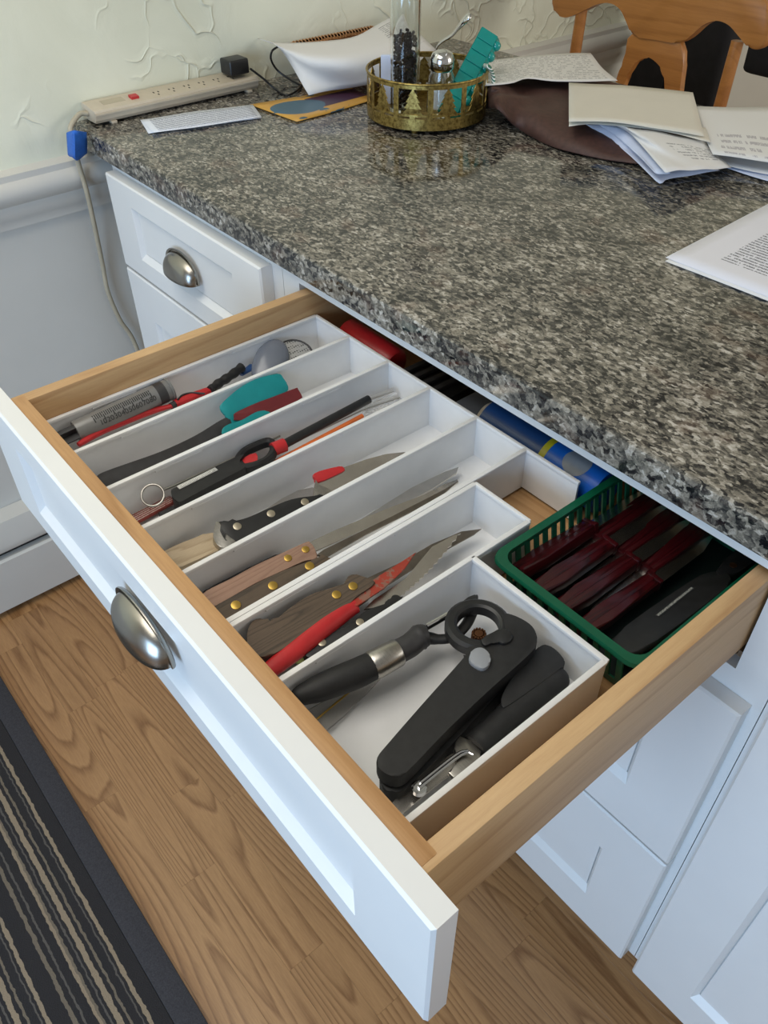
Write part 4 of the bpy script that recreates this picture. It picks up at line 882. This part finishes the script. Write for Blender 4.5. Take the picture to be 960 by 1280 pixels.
for k in range(4):
    an = k*PI/2-.95; bm = bm_(); lathe(bm, [(0, ZC+.0003), (.005, ZC+.0003), (.0062, ZC+.004), (.005, Z0+.0005), (0, Z0+.0005)], Matrix.Translation((TX+.088*math.cos(an), TY+.088*math.sin(an), 0)), 12); obj('foot', bm, M['gold'], tin)
IZ = Z0+.0012
# pepper mill
px_, py_ = -.162, .433; r = thing('pepper_mill', 'tall clear glass tube of dark peppercorns standing in the gold tin', 'pepper mill', (px_, py_, IZ))
MT = Matrix.Translation((px_, py_, 0))
bm = bm_(); lathe(bm, [(0, IZ), (.0245, IZ), (.0248, 1.20), (.0215, 1.20), (.0212, IZ+.006), (0, IZ+.006)], MT, 32); obj('glass_tube', bm, M['glass'], r, smooth=50)
bm = bm_(); pr_ = random.Random(3)
for k in range(700):
    an = pr_.random()*2*PI; rr = .0175*math.sqrt(pr_.random()) if k % 3 else .0175; z = IZ+.010+pr_.random()*.108
    bmesh.ops.create_icosphere(bm, subdivisions=1, radius=.0026, matrix=Matrix.Translation((px_+rr*math.cos(an), py_+rr*math.sin(an), z)))
o = obj('peppercorns', bm, M['pepper'], r, smooth=80); o['kind'] = 'stuff'
bm = bm_(); lathe(bm, [(0, 1.20), (.026, 1.20), (.026, 1.235), (.012, 1.245), (0, 1.246)], MT, 28); obj('cap', bm, M['chrome'], r)
# salt shaker
sx_, sy_ = -.108, .466; r = thing('salt_shaker', 'glass salt shaker with domed chrome lid inside the gold tin', 'salt shaker', (sx_, sy_, IZ)); MT = Matrix.Translation((sx_, sy_, 0))
bm = bm_(); lathe(bm, [(0, IZ), (.022, IZ), (.024, IZ+.010), (.021, .982), (.0165, .992), (.0165, .998), (.0145, .998), (.0145, .990), (.019, .980), (.0215, IZ+.012), (0, IZ+.006)], MT, 24); obj('bottle', bm, M['glass'], r, smooth=50)
bm = bm_(); lathe(bm, [(0, IZ+.0065), (.0208, IZ+.0125), (.0195, .965), (0, .968)], MT, 24); o = obj('salt', bm, M['salt'], r, smooth=50)
bm = bm_(); lathe(bm, [(.0170, .990), (.0195, .994), (.0195, 1.008), (.016, 1.016), (.008, 1.020), (0, 1.021)], MT, 28); obj('lid', bm, M['chrome'], r, smooth=50)
# white packet, spoon, pill box, wrapped candy
c = V((-.205, .440, .965)); bm = bm_(); box(bm, c.x-.018, c.x+.018, c.y-.004, c.y+.004, IZ, 1.000, .003)
bmesh.ops.rotate(bm, cent=(c.x, c.y, IZ), matrix=Matrix.Rotation(0.75, 3, 'Z'), verts=bm.verts); r = obj('paper_packet', bm, M['paper_blue']); tag(r, 'small bluish white packet at the left inside the gold tin', 'packet')
r = thing('spoon', 'steel spoon handle sticking up behind the chrome shaker lid', 'spoon', (-.15, .5, IZ))
sp = [V((-.125, .515, IZ+.004)), W(545, 66, 1.005), W(566, 43, 1.040), W(580, 26, 1.066), W(588, 20, 1.075)]
bm = bm_(); tube(bm, spl(sp, 6), [.003]*8+[.0032, .0034, .0036, .004, .0044, .0048, .0052, .0058, .0064, .007, .0075, .0078, .0078, .0076, .0072, .0062, .004], 12, .5); obj('handle', bm, M['chrome'], r, smooth=60)
bm = bm_(); lathe(bm, [(0, -1)]+[(math.sin(k/8*PI/2), -math.cos(k/8*PI/2)) for k in range(1, 9)], Matrix.Translation((-.125, .515, IZ+.010)) @ Matrix.Diagonal((.014, .020, .007, 1)), 18); obj('bowl', bm, M['chrome'], r, smooth=60, solid=.001)
a, b = V((-.075, .455, IZ+.010)), W(612, 46, 1.020)
r = thing('pill_box', 'teal plastic weekly pill box leaning out of the gold tin', 'pill box', (a.x, a.y, IZ))
ax = (b-a).normalized(); L = (b-a).length; sd = ax.cross(V((CAM-a).normalized())).normalized(); nn = sd.cross(ax).normalized()
def pb(x, y, z): return a+sd*x+nn*y+ax*z
bm = bm_(); prism(bm, [pb(x, y, 0) for x, y in ((-.019, -.012), (.017, -.012), (.019, .004), (.012, .011), (-.019, .011))], ax*L, .0015); obj('case', bm, M['teal_clear'], r)
n_ = 7
for k in range(n_):
    z0, z1 = L*k/n_+.001, L*(k+1)/n_-.001
    bm = bm_(); prism(bm, [pb(x, y, z0) for x, y in ((-.018, .0112), (.012, .0112), (.012, .0128), (-.018, .0128))], ax*(z1-z0), .0006, 1); lid = obj('lid', bm, M['teal_clear'], r)
    bm = bm_(); cc = pb(.0165, .004, (z0+z1)/2); bmesh.ops.create_uvsphere(bm, u_segments=14, v_segments=8, radius=.0085, matrix=Matrix.Translation(cc)); obj('thumb_dome', bm, M['teal_clear'], r, smooth=80)
cp = rowz([(606, 82, .996), (611, 84, .997), (616, 93, .985), (617, 104, .972)]); bm = bm_(); tube(bm, spl(cp, 5), .0034, 10); r = obj('wrapped_candy', bm, M['candy'], smooth=60); tag(r, 'green and white striped twist hanging over the tin rim', 'candy')

# ---- brown cloth and papers
sheet('leather_cloth', [[(604, 100, .945), (612, 104, .958), (640, 98, .945), (700, 92, .935), (790, 108, .925), (850, 130, .920)],
                        [(604, 118, .945), (618, 110, .972), (650, 118, .952), (710, 122, .945), (800, 150, .935), (862, 168, .920)],
                        [(606, 126, .930), (622, 122, .968), (645, 138, .945), (705, 158, .940), (790, 182, .928), (866, 195, .919)],
                        [(607, 136, .919), (624, 138, .955), (652, 164, .920), (705, 188, .919), (790, 204, .919), (868, 212, .9185)]], M['leather'], 'crumpled dark brown leather cloth under the papers', 'cloth', 34, 22, .0028, .002, minz=ZC+.002)
sheet('receipt_sheet', [[(606, 76, .950), (660, 70, .952), (700, 67, .950), (738, 66, .945)], [(604, 92, .962), (650, 88, .962), (705, 84, .954), (752, 84, .950)], [(606, 107, .974), (640, 104, .972), (660, 98, .970), (700, 102, .962), (772, 101, .954)]], M['receipt'], 'printed sheet lying on the brown cloth right of the teal pill box', 'paper', 20, 12, .0003)
sheet('cream_envelope', [[(711, 104, .962), (790, 108, .964), (866, 116, .962)], [(711, 130, .960), (795, 140, .962), (875, 150, .958)], [(711, 152, .962), (760, 152, .964), (820, 160, .962), (880, 170, .955)]], M['envelope'], 'blank cream envelope lying on top of the brown cloth', 'envelope', 18, 10, .0002, .0015)
sheet('cream_envelope', [[(712, 138, .953), (800, 146, .955), (882, 160, .952)], [(711, 158, .956), (745, 155, .957), (830, 164, .955), (888, 178, .950)]], M['envelope'], 'second cream envelope whose edge shows under the blank one', 'envelope', 14, 6, .0002, .001)
r = thing('torn_envelope', 'torn open white envelope with bluish inside lying on the counter', 'envelope', tuple(W(810, 195, ZC)))
sheet('flap', [[(758, 153, .952), (790, 160, .957), (830, 166, .953), (880, 176, .945)], [(786, 166, .948), (815, 178, .955), (850, 184, .950), (895, 192, .938)], [(832, 216, .945), (850, 213, .945), (880, 212, .938), (914, 210, .928)]], M['address'], None, None, 18, 12, .0008, .0006, r)
sheet('back_layer', [[(732, 155, .944), (770, 158, .946), (800, 165, .944)], [(770, 180, .928), (800, 188, .930), (830, 190, .934)], [(820, 226, .918), (828, 230, .918), (836, 224, .919), (900, 213, .920)]], M['paper_blue'], None, None, 14, 10, .0008, .0006, r)
sheet('inner_sheet', [[(742, 152, .948), (775, 156, .950), (800, 160, .949)], [(778, 176, .936), (800, 180, .940), (825, 186, .940)], [(818, 216, .930), (828, 218, .932), (838, 216, .936)]], M['paper_blue'], None, None, 12, 10, .0012, .0006, r)
sheet('note_sheet', [[(863, 133, .958), (910, 134, .958), (960, 134, .955), (1010, 132, .952)], [(876, 162, .950), (930, 172, .950), (985, 180, .946), (1040, 184, .945)], [(891, 193, .942), (930, 198, .942), (980, 206, .940), (1060, 220, .938)]], M['note'], 'handwritten white sheet at the right edge of the counter papers', 'paper', 16, 10, .0003)
sheet('note_sheet', [[(852, 172, .934), (920, 178, .930), (1000, 190, .930)], [(880, 200, .926), (940, 214, .923), (1040, 232, .922)]], M['paper'], 'blank white sheet under the handwritten sheet', 'paper', 10, 6, .0003)
sheet('note_sheet', [[(905, 200, .922), (960, 210, .921), (1030, 222, .921)], [(900, 207, .9185), (945, 222, .9185), (1030, 244, .9185)]], M['paper_blue'], 'bluish sheet lowest in the right-hand paper pile', 'paper', 10, 6, .0002)
P0 = W(832, 322, ZC+.003); P1 = W(960, 255, ZC+.003); P2 = W(960, 371, ZC+.003); e1 = (P1-P0).normalized(); e2 = (P2-P0).normalized()
for k in range(2):
    q = P0 + (V((.004, -.006, -.0012)) if k else V((0, 0, 0)))
    sheet('printed_letter', [[q, q+e1*.14, q+e1*.28], [q+e2*.216, q+e2*.216+e1*.14, q+e2*.216+e1*.28]], M['letter'] if not k else M['paper'], ['white printed letter at the right of the counter, upside down', 'white sheet directly under the printed letter'][k], 'letter', 12, 12, .0001, .0005)

# ================================================================ CHAIRS
CY = 1.05
PC = PL((0, -1, 0), (0, CY, 0))
r = thing('dining_chair', 'honey-coloured wooden chair with carved crest rail behind the counter', 'chair', (-.12, .95, 0))
slab('crest_rail', r, [(689, 0), (694, 16), (706, 22), (722, 17), (745, 6), (762, 4), (775, 12), (783, 28), (792, 45), (820, 50), (848, 54), (862, 46), (878, 32), (895, 26), (910, 31), (922, 44), (936, 60), (948, 62), (957, 52), (961, 30), (957, 5), (930, -30), (870, -52), (800, -60), (740, -48), (700, -22)], PC, .026, M['chair_wood'], .006, 3)
slab('splat', r, [(790, 42), (850, 52), (849, 120), (846, 180), (834, 180), (831, 120), (829, 92), (820, 78), (808, 71), (797, 75), (786, 92), (779, 108), (774, 180), (760, 180), (768, 106), (780, 76)], PL((0, -1, 0), (0, CY+.005, 0)), .015, M['chair_wood'], .003)
for x0, x1 in ((-.3125, -.33), (.062, .045)):
    bm = bm_(); tube(bm, [V((x0, CY+.013, .975)), V(((x0*.6+x1*.4), CY+.012, .70)), V((x1, CY+.005, .45)), V((x1, CY+.03, .005))], [.012, .0135, .017, .015], 14, .8); obj('post', bm, M['chair_wood'], r, smooth=60)
bm = bm_(); box(bm, -.35, .07, .64, CY-.005, .43, .462, .012, 3); obj('seat', bm, M['chair_wood'], r)
bm = bm_(); box(bm, -.32, .04, CY-.012, CY+.012, .53, .57, .006); obj('lower_rail', bm, M['chair_wood'], r)
for x in (-.32, .04):
    bm = bm_(); tube(bm, [V((x, .67, .43)), V((x, .66, .005))], [.018, .014], 14); obj('leg', bm, M['chair_wood'], r, smooth=60)
r = thing('black_chair', 'black padded chair standing behind the wooden chair', 'chair', (-.2, 1.5, 0))
bm = bm_(); box(bm, -.43, -.165, 1.42, 1.50, .52, 1.15, .03, 4); obj('backrest', bm, M['black_fabric'], r, smooth=50)
bm = bm_(); tube(bm, [V((-.31, 1.417, .6)), V((-.31, 1.416, 1.1))], .003, 8); obj('seam', bm, M['black_fabric'], r)
bm = bm_(); box(bm, -.095, .06, 1.38, 1.44, .838, 1.06, .022, 4); obj('side_wing', bm, M['black_fabric'], r, smooth=50)
bm = bm_(); box(bm, -.43, .05, 1.44, 1.85, .42, .52, .03, 4); obj('seat', bm, M['black_fabric'], r, smooth=50)
for x in (-.4, .02):
    for y in (1.47, 1.82):
        bm = bm_(); tube(bm, [V((x, y, .43)), V((x, y, .003))], [.014, .012], 10); obj('leg', bm, M['black_plastic'], r)
